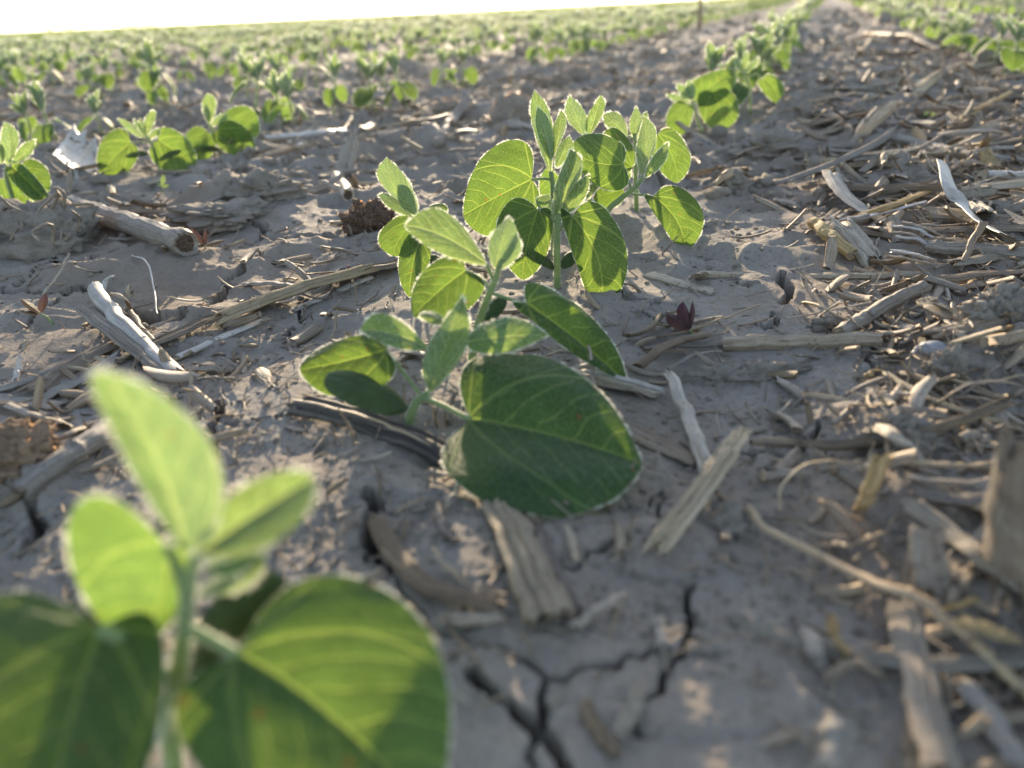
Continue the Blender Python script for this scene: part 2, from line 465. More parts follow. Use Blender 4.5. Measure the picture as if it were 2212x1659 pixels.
M['grey'] = straw_material('weathered_grey_straw', (.15, .122, .092), (.30, .255, .20), (.42, .37, .30))
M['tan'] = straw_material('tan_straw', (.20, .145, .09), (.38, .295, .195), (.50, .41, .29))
M['white'] = straw_material('bleached_straw', (.30, .265, .22), (.48, .445, .39), (.60, .56, .50), rough=.42, spec=.5)
M['pale'] = straw_material('pale_grey_straw', (.22, .19, .155), (.39, .35, .30), (.50, .46, .40), rough=.55)
M['bright'] = straw_material('glint_white_husk', (.55, .52, .47), (.70, .67, .61), (.78, .75, .70), rough=.40, spec=.8, trans=.25)  # near-white base colour carries part of the sun's glint on the husk
M['brown'] = straw_material('brown_husk', (.10, .07, .045), (.215, .16, .105), (.30, .235, .165))
M['gold'] = straw_material('golden_straw', (.27, .17, .07), (.50, .36, .17), (.60, .46, .25), trans=.25)
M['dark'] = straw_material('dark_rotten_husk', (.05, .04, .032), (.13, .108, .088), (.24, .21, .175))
M['pith'] = simple('stalk_pith', (.20, .15, .10), (.40, .33, .24), 900, .9, .1, bump=.6)
M['rot'] = simple('dark_pith', (.04, .03, .022), (.14, .10, .07), 900, .9, .1, bump=.8)
M['cob'] = simple('corn_cob_chaff', (.05, .032, .024), (.16, .10, .065), 700, .8, .2, bump=.6)
M['bristle'] = simple('orange_bristle', (.35, .20, .10), (.55, .34, .18), 700, .7, .2, (.85, .48, .22), .65, bump=0)
M['litter'] = straw_material('mixed_litter', (.16, .115, .075), (.31, .24, .165), (.43, .355, .26), attr='tint')
M['straw_far'] = M['litter']
M['trunk'] = simple('tree_bark', (.05, .04, .03), (.10, .08, .06), 3, .9, .1)
M['crown'] = simple('tree_leaves', (.10, .10, .06), (.16, .15, .09), 1, .8, 0)
# ------------------------------------------------------------------ ground sheet
def build_ground():
    rad = [.022]
    while rad[-1] < 2.2: rad.append(rad[-1] * 1.0052)
    while rad[-1] < 3000: rad.append(rad[-1] * 1.035)
    rad = np.array(rad)
    half = math.radians(50)
    ang = np.concatenate([np.linspace(-half, half, 1050), np.linspace(half, 2 * np.pi - half, 70)[1:-1]])
    Rr, A = np.meshgrid(rad, ang, indexing='ij')
    x = (Rr * np.sin(A)).ravel(); y = (Rr * np.cos(A)).ravel()
    z = height(x, y)
    V0 = np.stack([x, y, z], -1)
    F = grid_faces(len(rad), len(ang), True)[:, ::-1]
    c = np.array([[0, 0, z[:len(ang)].mean()]]); n = len(V0); i = np.arange(len(ang))
    F3 = np.stack([np.full(len(ang), n), (i + 1) % len(ang), i], -1)
    o = link('ground', mesh('ground', np.vstack([V0, c]), [F, F3], None, [M['soil']]))
    tag(o, 'grey brown cracked soil of the field', None, None, 'structure')


build_ground()

# ------------------------------------------------------------------ swept residue pieces


def sweep(P, prof, up=None, scale=None, rag=0.0, rng=RNG, twist=0.0, rough=0.0, capmat=1, ragcell=3):
    """closed profile (x across, y up) swept along P; returns Geo"""
    P = np.asarray(P, float); n = len(P); prof = np.asarray(prof, float); k = len(prof)
    T = unit(np.gradient(P, axis=0))
    upv = np.array([0, 0, 1.0]) if up is None else np.asarray(up, float)
    A = unit(np.cross(T, upv)); B = np.cross(A, T)
    tw = np.linspace(-.5, .5, n) * twist
    A, B = A * np.cos(tw)[:, None] + B * np.sin(tw)[:, None], B * np.cos(tw)[:, None] - A * np.sin(tw)[:, None]
    sc = np.ones(n) if scale is None else np.asarray(scale)
    W = prof[None] * sc[:, None, None] if sc.ndim == 1 else prof[None] * sc
    ring = P[:, None] + A[:, None] * W[..., :1] + B[:, None] * W[..., 1:]
    if rough:
        size = max(np.ptp(prof[:, 0]), np.ptp(prof[:, 1]))
        ph = rng.uniform(0, 99)
        ring += (B[:, None] * noise3(ring / (size * .8) + ph, 5)[..., None] + A[:, None] * noise3(ring / (size * .6) + ph + 9, 6)[..., None]) * rough * size
    if rag:
        q = prof[:, 0] / (np.ptp(prof[:, 0]) + 1e-9)
        for e, sg in ((0, -1), (n - 1, 1)):
            ex = rag * (vnoise(q * ragcell * 2.3 + rng.uniform(0, 50), q * 0, 8) + .6 * vnoise(q * ragcell * 7 + rng.uniform(0, 50), q * 0, 9)) * .8
            ring[e] += (T[e] * sg)[None] * ex[:, None]
    v = ring.reshape(-1, 3)
    per = np.concatenate([[0], np.cumsum(np.linalg.norm(np.diff(prof, axis=0), axis=1))])
    ln = np.concatenate([[0], np.cumsum(np.linalg.norm(np.diff(P, axis=0), axis=1))]); o = rng.uniform(0, 5)
    uv = np.stack([np.tile(per, n) + o * .01, np.repeat(ln, k) + o], -1)
    g = Geo(); g.add(v, [grid_faces(n, k, True)], uv, 0)
    for e, sg in ((0, 1), (n - 1, -1)):
        c = ring[e].mean(0); c2 = c + T[e] * sg * .12 * np.ptp(prof[:, 0])
        i = np.arange(k); inner = c + (ring[e] - c) * .72 + T[e] * sg * .1 * np.ptp(prof[:, 0])
        vv = np.vstack([ring[e], inner, [c2]])
        q4 = np.stack([i, (i + 1) % k, (i + 1) % k + k, i + k], -1)
        q3 = np.stack([i + k, (i + 1) % k + k, np.full(k, 2 * k)], -1)
        if sg < 0: q4 = q4[:, ::-1]; q3 = q3[:, ::-1]
        uvc = np.tile(per, 2); uvc = np.stack([np.append(uvc, 0), np.full(2 * k + 1, o)], -1)
        g.add(vv, [q4[:, ::-1]], uvc, 0); g.add(vv, [q3[:, ::-1]], uvc, capmat)
    return g


def prof_round(r, k=26, grooves=7, depth=.05, flat_=1.0):
    th = np.linspace(0, 2 * np.pi, k, endpoint=False)
    rr = r * (1 + depth * np.sin(th * grooves + 1.3) + depth * .6 * np.sin(th * (grooves * 2 - 3)))
    return np.stack([rr * np.cos(th), rr * np.sin(th) * flat_], -1)


def prof_shell(r, arc=200, th=.18, k=16, tilt=0):
    a = np.radians(np.linspace(90 - arc / 2, 90 + arc / 2, k) + tilt)
    rip = 1 + .03 * np.sin(np.arange(k) * 2.1)
    o = np.stack([r * rip * np.cos(a), r * rip * np.sin(a)], -1); i = np.stack([r * (1 - th) * np.cos(a), r * (1 - th) * np.sin(a)], -1)[::-1]
    return np.vstack([o, i])


def prof_strip(w, curl=0.25, th=.0005, k=22, ripple=.06, rng=RNG):
    x = np.linspace(-1, 1, k)
    y = curl * (1 - x * x) + ripple * np.interp(x, np.linspace(-1, 1, 11), rng.uniform(-1, 1, 11)) + ripple * .4 * np.interp(x, x, rng.uniform(-1, 1, k))
    top = np.stack([x * w / 2, y * w / 2], -1)
    bot = top[::-1] - [0, 1] * np.array([0, th])
    return np.vstack([top, bot])


def fpath(pts, n, wob=0.0, rng=RNG, stiff=1):
    """picture points (x, y, cm above soil) to a smooth path"""
    P = np.array([G(p[0], p[1], (p[2] if len(p) > 2 else 0) / 100) for p in pts])
    Q = catmull(P, n)
    if wob:
        t = np.linspace(0, 1, n) * len(pts) * 2.5; ph = rng.uniform(0, 60)
        Q[:, 0] += wob * vnoise(t + ph, t * 0, 3); Q[:, 1] += wob * vnoise(t + ph, t * 0, 4); Q[:, 2] += wob * .6 * vnoise(t + ph, t * 0, 5)
    return Q


def pxm(pts):
    c = np.mean([G(p[0], p[1], 0) for p in pts], axis=0)
    return float((c - EYE) @ FWD) / FPX


RESIDUE = []


def put(name, g, mats, label, cat, group=None):
    v = np.concatenate(g.v); org = v.mean(0); org[2] = v[:, 2].min()
    o = link(name, g.build(name, mats, org), None, org); tag(o, label, cat, group); return o


def stalk(label, pts, w, col='grey', cap='pith', nodes=(), rag=.4, grooves=7, depth=.05, flat_=1.0, wob=.0006, name='corn_stalk', lift=None, up=None, taper=(1, 1), cat='stalk', rough=.05, group=None):
    r = w * pxm(pts) / 2
    n = 44; P = fpath(pts, n, wob)
    if up is None: P[:, 2] += r * (.72 if lift is None else lift) * flat_
    t = np.linspace(0, 1, n); sc = np.interp(t, [0, 1], taper)
    for q in nodes: sc = sc * (1 + .20 * np.exp(-((t - q) / .022) ** 2) - .05 * np.exp(-((t - q - .045) / .02) ** 2))
    g = sweep(P, prof_round(r, 28, grooves, depth, flat_), up, sc, rag * r, rough=rough)
    return put(name, g, [M[col], M[cap]], label, cat, group)


def shell(label, pts, w, col='grey', arc=200, tilt=0, rag=.5, wob=.0006, name='split_stalk', th=.16, lift=.1, twist=0, cat='stalk', taper=(1, 1), up=None, group=None):
    r = w * pxm(pts) / 2 / max(.35, math.sin(math.radians(min(arc, 180)) / 2))
    n = 40; P = fpath(pts, n, wob); P[:, 2] += r * lift
    g = sweep(P, prof_shell(r, arc, th, tilt=tilt), up, np.linspace(taper[0], taper[1], n), rag * r, rough=.03, twist=twist, capmat=0)
    return put(name, g, [M[col]], label, cat, group)


def strip(label, pts, w, col='tan', curl=.2, twist=0, rag=.8, wob=.0005, name='husk_strip', lift=.0012, ripple=.06, th=.0005, taper=(1, 1), up=None, cat='husk', group=None, rough=.02):
    W = w * pxm(pts); n = 44; P = fpath(pts, n, wob); P[:, 2] += lift
    rg = np.random.default_rng(abs(hash((round(pts[0][0]), round(pts[0][1]), w))) % 10000)
    g = sweep(P, prof_strip(W, curl, th, rng=rg, ripple=ripple), up, np.linspace(taper[0], taper[1], n), rag * W * .6, rg, twist, rough, 0)
    return put(name, g, [M[col]], label, cat, group)


def straw(label, pts, w, col='tan', wob=.0004, name='straw', lift=.6, taper=(1, .8), cat='straw', group=None, flat_=.7):
    r = w * pxm(pts) / 2; n = 36; P = fpath(pts, n, wob); P[:, 2] += r * lift
    g = sweep(P, prof_round(r, 10, 3, .1, flat_), None, np.linspace(taper[0], taper[1], n), r * .8, rough=.06)
    return put(name, g, [M[col], M[col]], label, cat, group)


def clod(label, px, py, w, hgt, depth=None, mat='clod', name='soil_clod', sink=.35, amp=.4, seed=0, cat='clod', group=None, sub=5, spikes=0, roots=0):
    m = pxm([(px, py)]); a = w * m / 2; c = hgt * m / 2; b = (depth or w * .8) * m / 2
    import bmesh
    bm = bmesh.new(); bmesh.ops.create_icosphere(bm, subdivisions=sub, radius=1)
    v = np.array([q.co[:] for q in bm.verts]); f = np.array([[q.index for q in fc.verts] for fc in bm.faces]); bm.free()
    s = seed * 3.7
    d = 1 + amp * noise3(v * 1.3 + s, 3) + amp * .55 * np.abs(noise3(v * 3.1 + s, 4)) + amp * .35 * noise3(v * 7.0 + s, 5) + amp * .2 * noise3(v * 16 + s, 6)
    p = v * d[:, None] * [a, b, c]
    base = G(px, py + hgt * .25, 0)
    base[2] += c * (1 - 2 * sink)
    g = Geo(); g.add(p + base, [f], v[:, :2] * .01, 0)
    rg = np.random.default_rng(seed)
    mats = [M[mat], M['tan']]
    if spikes:
        k = rg.integers(0, len(v), spikes); k = k[v[k, 2] > -.1]
        dd = unit(v[k] + rg.normal(size=(len(k), 3)) * .5)
        vv, ff = needles(rg, p[k] + base, dd, rg.uniform(.06, .16, len(k)) * a, .035 * a)
        g.add(vv, [ff], None, 1); mats[1] = M['bristle']
    for _ in range(roots):
        k = rg.integers(0, len(v))
        if v[k, 2] < .0: continue
        q = p[k] + base; path = [q - (q - base) * .1]
        for j in range(4):
            path.append(path[-1] + rg.normal(size=3) * a * .16 + [rg.normal() * .06 * a, -.05 * a, -.08 * a if j > 1 else .10 * a])
        tube_geo(g, catmull(path, 10), np.linspace(.045, .02, 10) * a, 6, 1)
    return put(name, g, mats, label, cat, group)
# ------------------------------------------------------------------ leaves and plants
KIND = {  # a, b of the outline u^a (1-u)^b, heart lobe, cup, wave
    'u': (.46, .76, .34, .10, .020),
    'y': (.66, 1.12, .00, .05, .012),
    'r': (.66, .60, .00, .06, .012),
    'c': (.52, .46, .00, .10, .004),
}


def needles(rng, P, D, L, W):
    """hairs: one thin triangle each, from P along D"""
    n = len(P)
    S = unit(np.cross(D, rng.normal(size=(n, 3)))) * (W * .5)
    v = np.stack([P - S, P + S, P + D * L[:, None]], 1).reshape(-1, 3)
    return v, np.arange(3 * n).reshape(-1, 3)


def leaf_geo(geo, b, t, l, r, m=None, kind='u', nu=36, nv=25, hair=1.0, rng=RNG, mats=(0, 1), flip=False):
    b, t, l, r = (np.asarray(q, float) for q in (b, t, l, r))
    a_, b_, lobe, cup, wav = KIND[kind]
    u0 = a_ / (a_ + b_)
    L = np.linalg.norm(t - b)
    n0 = unit(np.cross(t - b, r - l))
    if n0[2] < 0: n0 = -n0
    if m is None:
        m = .5 * (b + t) + n0 * L * .07
    c = 2 * np.asarray(m, float) - .5 * (b + t)

    def Mid(u):
        u = np.asarray(u)[..., None]
        return b * (1 - u) ** 2 + 2 * c * u * (1 - u) + t * u * u
    u = (1 - np.cos(np.pi * np.linspace(0, 1, nu))) / 2
    v = np.linspace(-1, 1, nv)
    w = u ** a_ * (1 - u) ** b_; w = w / (u0 ** a_ * (1 - u0) ** b_)
    Lv = l - Mid(u0); Rv = r - Mid(u0)
    U, Vv = np.meshgrid(u, v, indexing='ij'); Wd = w[:, None] * np.ones_like(Vv)
    av = np.abs(Vv)
    side = np.where((Vv < 0)[..., None], Lv, Rv)
    pos = Mid(U) + (Wd * av)[..., None] * side
    sh = lobe * av ** 2 * Wd * (1 - U) ** 3
    pos -= sh[..., None] * (t - b)
    ph = rng.uniform(0, 50)
    und = vnoise(U * 3.1 + ph, Vv * 2.2 + ph, 77)
    fine = vnoise(U * 7 + ph, Vv * 5, 78)
    off = L * (cup * Wd * (av - av ** 2) * 1.6 + wav * (av ** 1.5) * (und + .5 * fine) * (.3 + Wd))
    pos += off[..., None] * n0
    # the tip hooks a little
    uvu = U - sh; ln = np.where(Vv < 0, np.linalg.norm(Lv), np.linalg.norm(Rv)) / L
    uv = np.stack([uvu, Vv * Wd * np.minimum(ln, .62)], -1)
    P = pos.reshape(-1, 3)
    F = grid_faces(nu, nv)
    p4 = P[F]
    nz = np.cross(p4[:, 2] - p4[:, 0], p4[:, 3] - p4[:, 1])
    if (nz[:, 2].sum() < 0) != flip:
        F = F[:, ::-1]
    if kind == 'c':      # fleshy: two skins
        th = n0 * L * .045
        core = (Wd * (1 - av ** 2)).reshape(-1, 1)
        geo.add(P + th * core, [F], uv.reshape(-1, 2), mats[0])
        geo.add(P - th * core, [F[:, ::-1]], uv.reshape(-1, 2), mats[0])
        return
    geo.add(P, [F], uv.reshape(-1, 2), mats[0])
    if hair <= 0:
        return
    hl = {'u': .00075, 'y': .00105, 'r': .0009}[kind] * (1 if hair <= 1 else hair)
    step = .00010 * (1 if hair <= 1 else hair * 1.6)
    hw = .00018 * (hair if hair <= 1 else hair * 1.5)
    for col, sg, vec in ((0, -1, Lv), (nv - 1, 1, Rv)):
        E = pos[:, col]; seg = np.linalg.norm(np.diff(E, axis=0), axis=1); tot = seg.sum()
        n = int(tot / step)
        if n < 3: continue
        s = np.sort(rng.uniform(0, tot, n)); cum = np.concatenate([[0], np.cumsum(seg)])
        k = np.clip(np.searchsorted(cum, s) - 1, 0, nu - 2); f = ((s - cum[k]) / np.maximum(seg[k], 1e-9))[:, None]
        p = E[k] * (1 - f) + E[k + 1] * f
        inn = pos[:, nv // 2]; pin = inn[k] * (1 - f) + inn[k + 1] * f
        tang = unit(E[k + 1] - E[k])
        outw = p - pin; outw = unit(outw - tang * (outw * tang).sum(1, keepdims=True) + unit(vec) * 1e-5)
        d = unit(outw + tang * .35 + rng.normal(size=(n, 3)) * .42)
        pat = np.clip(.75 + .7 * vnoise(s / .0021 + ph, s * 0, 79), .25, 1.3); keep = rng.random(n) < pat
        geo.add(*_needle_batch(rng, p[keep], d[keep], hl * pat[keep], hw), None, mats[1])
    area = .5 * np.linalg.norm(nz, axis=1).sum()
    dens = (.5e6 if kind == 'u' else 2.6e6) / (1 if hair <= 1 else hair ** 2.2)
    n = min(int(area * dens), 9000)
    if n > 4 and (hair <= 1.2 or (kind == 'y' and hair < 3)):
        wts = np.linalg.norm(nz, axis=1); k = rng.choice(len(F), n, p=wts / wts.sum())
        f1 = rng.random((n, 1)); f2 = rng.random((n, 1)); q = P[F[k]]
        p = (q[:, 0] * (1 - f1) + q[:, 1] * f1) * (1 - f2) + (q[:, 3] * (1 - f1) + q[:, 2] * f1) * f2
        nn = unit(nz[k]) * rng.choice([-1, 1], n)[:, None]
        d = unit(nn * .55 + unit(t - b) * .65 + rng.normal(size=(n, 3)) * .35)
        geo.add(*_needle_batch(rng, p, d, hl * .8, hw * .6), None, mats[1])


def _needle_batch(rng, p, d, hl, hw):
    v, f = needles(rng, p, d, hl * rng.uniform(.55, 1.3, len(p)), hw)
    return v, [f]


def tube_geo(geo, P, R, seg=10, mat=0, hair=0, hmat=1, rng=RNG, hlen=.001, hden=1600000):
    P = np.asarray(P, float); n = len(P); R = np.asarray(R, float) * np.ones(n)
    T = unit(np.gradient(P, axis=0))
    ref = np.array([.3, -1, .1]) if abs(T[0][2]) > .7 else np.array([0, 0, 1.])
    A = unit(np.cross(T, ref)); B = np.cross(A, T)
    th = np.linspace(0, 2 * np.pi, seg, endpoint=False)
    ring = P[:, None] + R[:, None, None] * (np.cos(th)[None, :, None] * A[:, None] + np.sin(th)[None, :, None] * B[:, None])
    v = ring.reshape(-1, 3)
    F = grid_faces(n, seg, True)
    ln = np.concatenate([[0], np.cumsum(np.linalg.norm(np.diff(P, axis=0), axis=1))])
    uv = np.stack([np.tile(th, n) * R.mean(), np.repeat(ln, seg)], -1)
    cap = np.array([P[-1] + T[-1] * R[-1] * .5, P[0] - T[0] * R[0] * .3])
    i = np.arange(seg); e0 = (n - 1) * seg
    f3 = np.concatenate([np.stack([e0 + i, e0 + (i + 1) % seg, np.full(seg, len(v))], -1),
                         np.stack([(i + 1) % seg, i, np.full(seg, len(v) + 1)], -1)])
    geo.add(np.vstack([v, cap]), [F, f3], np.vstack([uv, uv[-1:], uv[:1]]), mat)
    if hair:
        tot = ln[-1]; area = tot * 2 * np.pi * R.mean(); m = min(int(area * hden / hair ** 2), 4000)
        if m > 3:
            k = rng.integers(0, n - 1, m); f = rng.random((m, 1)); a = rng.uniform(0, 2 * np.pi, (m, 1))
            c = P[k] * (1 - f) + P[k + 1] * f
            nd = np.cos(a) * A[k] + np.sin(a) * B[k]
            rr = (R[k] * (1 - f[:, 0]) + R[k + 1] * f[:, 0])[:, None]
            d = unit(nd + T[k] * .15 + rng.normal(size=(m, 3)) * .3)
            geo.add(*_needle_batch(rng, c + nd * rr, d, hlen * hair, 0.00009 * hair), None, hmat)


LEAFMAT = {'u': 'leaf', 'r': 'young', 'y': 'young', 'c': 'cotyledon'}
PARTNAME = {'u': 'leaf', 'r': 'young_leaf', 'y': 'young_leaf', 'c': 'cotyledon'}


def build_plant(root, origin, stem, radii, leaves, res=(44, 31), hair=1.0, rng=RNG, mats=None):
    mats = mats or LEAFMAT
    org = np.asarray(origin, float)
    P = catmull(stem, max(8, 5 * len(stem)))
    R = np.interp(np.linspace(0, 1, len(P)), np.linspace(0, 1, len(radii)), radii)
    h = min(hair, 1.0) if hair else 0
    low = max(3, len(P) // 3)
    g = Geo(); tube_geo(g, P, R, 12, 0, hair=hair and max(hair, 1), rng=rng)
    link('stem', g.build('stem', [M['stem'], M['hair']], org), root)
    for lf in leaves:
        kind, b, t, l, r = lf[:5]
        m = lf[5] if len(lf) > 5 else None
        pet = lf[6] if len(lf) > 6 else None
        g = Geo(); leaf_geo(g, b, t, l, r, m, kind, *res, hair=hair, rng=rng)
        o = link(PARTNAME[kind], g.build(PARTNAME[kind], [M[mats[kind]], M['hair']], org), root)
        if pet is not None:
            g = Geo(); pr = lf[7] if len(lf) > 7 else .00055
            Q = catmull(pet, 12)
            tube_geo(g, Q, np.linspace(pr * 1.1, pr, 12), 8, 0, hair=hair and max(hair, 1), rng=rng, hlen=.0009)
            link('petiole', g.build('petiole', [M['stem'], M['hair']], org), o)


def hero(name, label, base, stem, radii, leaves, Y=None, group=None, cat='soybean', mats=None, res=(44, 31), hair=1.0):
    g0 = G(*base)
    Y = Y or g0[1]

    def pt(q):
        return V(q[0], q[1], Y + (q[2] if len(q) > 2 else 0) / 100)
    base3 = V(base[0], base[1], Y)
    base3[2] = gz(base3[0], base3[1])
    root = link(name, None, None, base3); root.empty_display_size = .02
    tag(root, label, cat, group)
    S = [base3 - [0, 0, .004]] + [pt(q) for q in stem]
    LV = []
    for lf in leaves:
        e = [lf[0]] + [pt(q) for q in lf[1:5]]
        if len(lf) > 5 and lf[5]: e.append(pt(lf[5]))
        elif lf[0] == 'y':      # folded along the midrib
            q1, q2, q3, q4 = lf[1:5]; dd = [(q[2] if len(q) > 2 else 0) for q in (q1, q2, q3, q4)]
            e.append(pt(((q3[0] + q4[0] + q1[0] + q2[0]) / 4, (q3[1] + q4[1] + q1[1] + q2[1]) / 4, sum(dd) / 4 - .22)))
        else: e.append(None)
        e.append([pt(q) for q in lf[6]] if len(lf) > 6 and lf[6] else None)
        if len(lf) > 7: e.append(lf[7])
        LV.append(e)
    build_plant(root, base3, S, radii, LV, res, hair, mats=mats)
    return root


SOY = 'soybean seedlings standing in rows'
SD = 'soybean_seedling'
# --- A: nearest plant, out of focus
hero(SD, 'large blurred soybean seedling nearest the lens in the lower left corner', (372, 1690),
     [(370, 1600), (372, 1530), (388, 1440), (402, 1330), (412, 1240), (428, 1195)], [.0016, .0016, .0015, .0012, .0009],
     [('r', (403, 1192), (216, 802, 0), (258, 965, .1), (462, 985, -.2), (335, 985, .35)),
      ('r', (428, 1196), (676, 1032, .3), (520, 1055, .35), (600, 1165, -.35), (540, 1118, .25)),
      ('y', (440, 1228, .2), (585, 1165, .5), (515, 1172, .8), (515, 1240, 0.1), None),
      ('y', (425, 1290, .1), (575, 1180, .7), (480, 1230, .6), (540, 1260, .2), None),
      ('u', (360, 1180, 0), (275, 1402, .3), (140, 1160, -.1), (392, 1300, .25), (345, 1300, .25), [(404, 1325), (385, 1235), (360, 1180)], .0007),
      ('u', (515, 1414, -.3), (930, 1760, -1.8), (890, 1320, .6), (520, 1740, -2.1), (705, 1540, -.9), [(396, 1350), (450, 1378, -.1), (515, 1414, -.3)], .0009),
      ('u', (215, 1360, -.3), (60, 1990, -3.6), (-190, 1500, -1.2), (335, 1600, -1.7), (130, 1640, -2.0), [(378, 1480), (300, 1400, -.4), (215, 1360, -.5)], .0008),
      ('c', (590, 1235, 1.3), (425, 1500, .8), (430, 1340, 1.0), (615, 1420, 1.1), None),
      ('c', (260, 1350, .7), (120, 1325, 1.0), (190, 1300, 1.0), (190, 1365, .8), None)], group=SOY, hair=.6, res=(64, 45))
# --- B
hero(SD, 'short soybean seedling with one very big dark leaf spread low toward the viewer', (880, 932),
     [(886, 905), (898, 872), (912, 858), (926, 848, .1)], [.0017, .0016, .0014, .0011],
     [('y', (930, 850, -.2), (1000, 640, .3), (918, 765, .1), (1008, 745, -.1), (955, 768, -.55)),
      ('y', (925, 752, .3), (777, 713, .2), (838, 680, .6), (845, 748, -.2), (850, 722, .3), [(926, 848, .1), (930, 800, .3), (925, 752, .3)], .0006),
      ('y', (999, 740, .2), (1186, 724, .4), (1088, 686, .8), (1078, 764, 0), (1090, 728, .2), [(926, 848, .1), (965, 790, .3), (999, 740, .2)], .0006),
      ('y', (962, 695, .8), (904, 682, .9), (935, 674, 1.0), (935, 700, .7), None, [(940, 780, .4), (962, 695, .8)], .0005),
      ('u', (834, 757, .5), (648, 800, .2), (728, 735, 1.2), (762, 858, -.3), (740, 782, .6), [(912, 858), (872, 805, .3), (834, 757, .5)], .0006),
      ('u', (1016, 906, -1.3), (1386, 1002, -4.0), (1172, 770, .3), (1128, 1108, -5.6), (1205, 944, -2.7), [(912, 858), (965, 880, -.6), (1016, 906, -1.3)], .0008),
      ('c', (880, 885, -.2), (703, 813, -.4), (800, 812, .3), (770, 880, -1.0), None),
      ], Y=.212, group=SOY, res=(64, 45))
# --- C
hero(SD, 'soybean seedling just behind the very big dark leaf, hairy upright bud at its tip', (1020, 800),
     [(1020, 770), (1034, 700), (1054, 642), (1070, 602), (1083, 560)], [.0016, .0015, .0015, .0012, .0009],
     [('y', (1052, 572, -.1), (873, 488, 0), (965, 460, .7), (935, 538, -.3), (960, 512, .1), [(1066, 606), (1052, 572, -.1)], .0006),
      ('y', (1070, 580), (1099, 468, .1), (1056, 525, .1), (1116, 520, .2), (1083, 522, -.35)),
      ('y', (1076, 585, .2), (1113, 498, .3), (1082, 545, .3), (1122, 550, .3), (1100, 545, 0)),
      ('u', (1006, 585, .3), (893, 683, -.7), (918, 583, .6), (1008, 672, -.4), (950, 628, .1), [(1062, 624), (1034, 600, .2), (1006, 585, .3)], .0006),
      ('u', (1139, 658, -.3), (1354, 828, -2.1), (1262, 668, -.1), (1210, 742, -1.3), (1250, 738, -.7), [(1060, 632), (1100, 646, -.1), (1139, 658, -.3)], .0006),
      ('c', (1040, 690, .2), (1092, 640, .7), (1055, 655, .6), (1080, 680, .2), None)], group=SOY, res=(56, 39))
# --- D
hero(SD, 'soybean seedling with its straight green stem in clear view, front of the tall clump', (1204, 622),
     [(1203, 560), (1204, 500), (1207, 462)], [.0017, .0016, .0015, .0012],
     [('y', (1198, 470, -.1), (1232, 322, .2), (1203, 392, .2), (1254, 372, .2), (1226, 400, -.4)),
      ('y', (1212, 468), (1273, 376, .2), (1230, 412, .3), (1260, 432, 0), None),
      ('u', (1237, 467, -.3), (1289, 686, -1.7), (1352, 535, -.5), (1240, 562, -.7), (1296, 575, -1.2), [(1206, 502), (1222, 480, -.1), (1237, 467, -.3)], .0006),
      ('u', (1162, 453, -.2), (1128, 604, -1.1), (1072, 492, -.3), (1186, 535, -.3), (1140, 525, -.6), [(1204, 484), (1182, 462), (1162, 453, -.2)], .0006),
      ('y', (1166, 452, .3), (1186, 420, .6), (1160, 430, .4), (1190, 446, .5)),
      ('c', (1197, 576, -.1), (1121, 526, -.4), (1152, 534, .1), (1166, 570, -.5), None),
      ('c', (1210, 576, .1), (1247, 543, .4), (1220, 550, .4), (1238, 572, -.1), None)], group=SOY, res=(56, 39))
# --- G1
hero(SD, 'tallest soybean seedling of the clump, two narrow upright leaflets and a broad left leaf', (1197, 566),
     [(1196, 500), (1195, 440), (1194, 400), (1190, 372)], [.0015, .0015, .0014, .0012, .0011],
     [('u', (1148, 388, -.3), (1001, 466, -1.0), (1064, 318, .3), (1096, 505, -1.2), (1075, 425, -.8), [(1194, 388), (1170, 386, -.1), (1148, 388, -.3)], .0006),
      ('y', (1189, 376), (1155, 195, .2), (1149, 265, .1), (1192, 262, .2), (1172, 292, -.35)),
      ('y', (1190, 346, -.1), (1161, 230, -.2), (1160, 285, -.2), (1191, 275, -.2), (1178, 290, -.5)),
      ('y', (1192, 346, .1), (1212, 237, .3), (1188, 292, .3), (1222, 275, .2), (1206, 300, -.2)),
      ('y', (1202, 362, .5), (1230, 293, .9), (1203, 322, .9), (1236, 330, .7)),
      ('u', (1205, 380, .5), (1192, 470, .8), (1165, 400, .6), (1225, 430, 1.0), None)], group=SOY, res=(56, 39))
# --- E
hero(SD, 'soybean seedling leaning to the right behind the front of the tall clump', (1285, 532),
     [(1310, 462), (1340, 430), (1372, 405), (1388, 384)], [.0016, .0016, .0015, .0014, .0011],
     [('y', (1385, 380), (1391, 250, .2), (1376, 315, .1), (1417, 300, .2), (1395, 320, -.4)),
      ('y', (1392, 384), (1443, 306, .2), (1408, 342, .3), (1432, 354, 0), (1420, 346, -.1)),
      ('u', (1345, 355, -.2), (1232, 325, -.9), (1290, 288, .6), (1305, 408, -1.0), (1288, 352, -.8), [(1364, 410), (1354, 380, -.1), (1345, 355, -.2)], .0006),
      ('u', (1412, 425, -.1), (1481, 545, -1.1), (1512, 448, -.2), (1425, 482, -.9), (1462, 478, -.6), [(1364, 420), (1390, 421), (1412, 425, -.1)], .0006),
      ('u', (1346, 410, .3), (1282, 428, .2), (1315, 394, .5), (1315, 452, .1), None),
      ('y', (1237, 446, .2), (1293, 391, .4), (1258, 412, .3), (1276, 424, .2))], group=SOY, res=(56, 39))
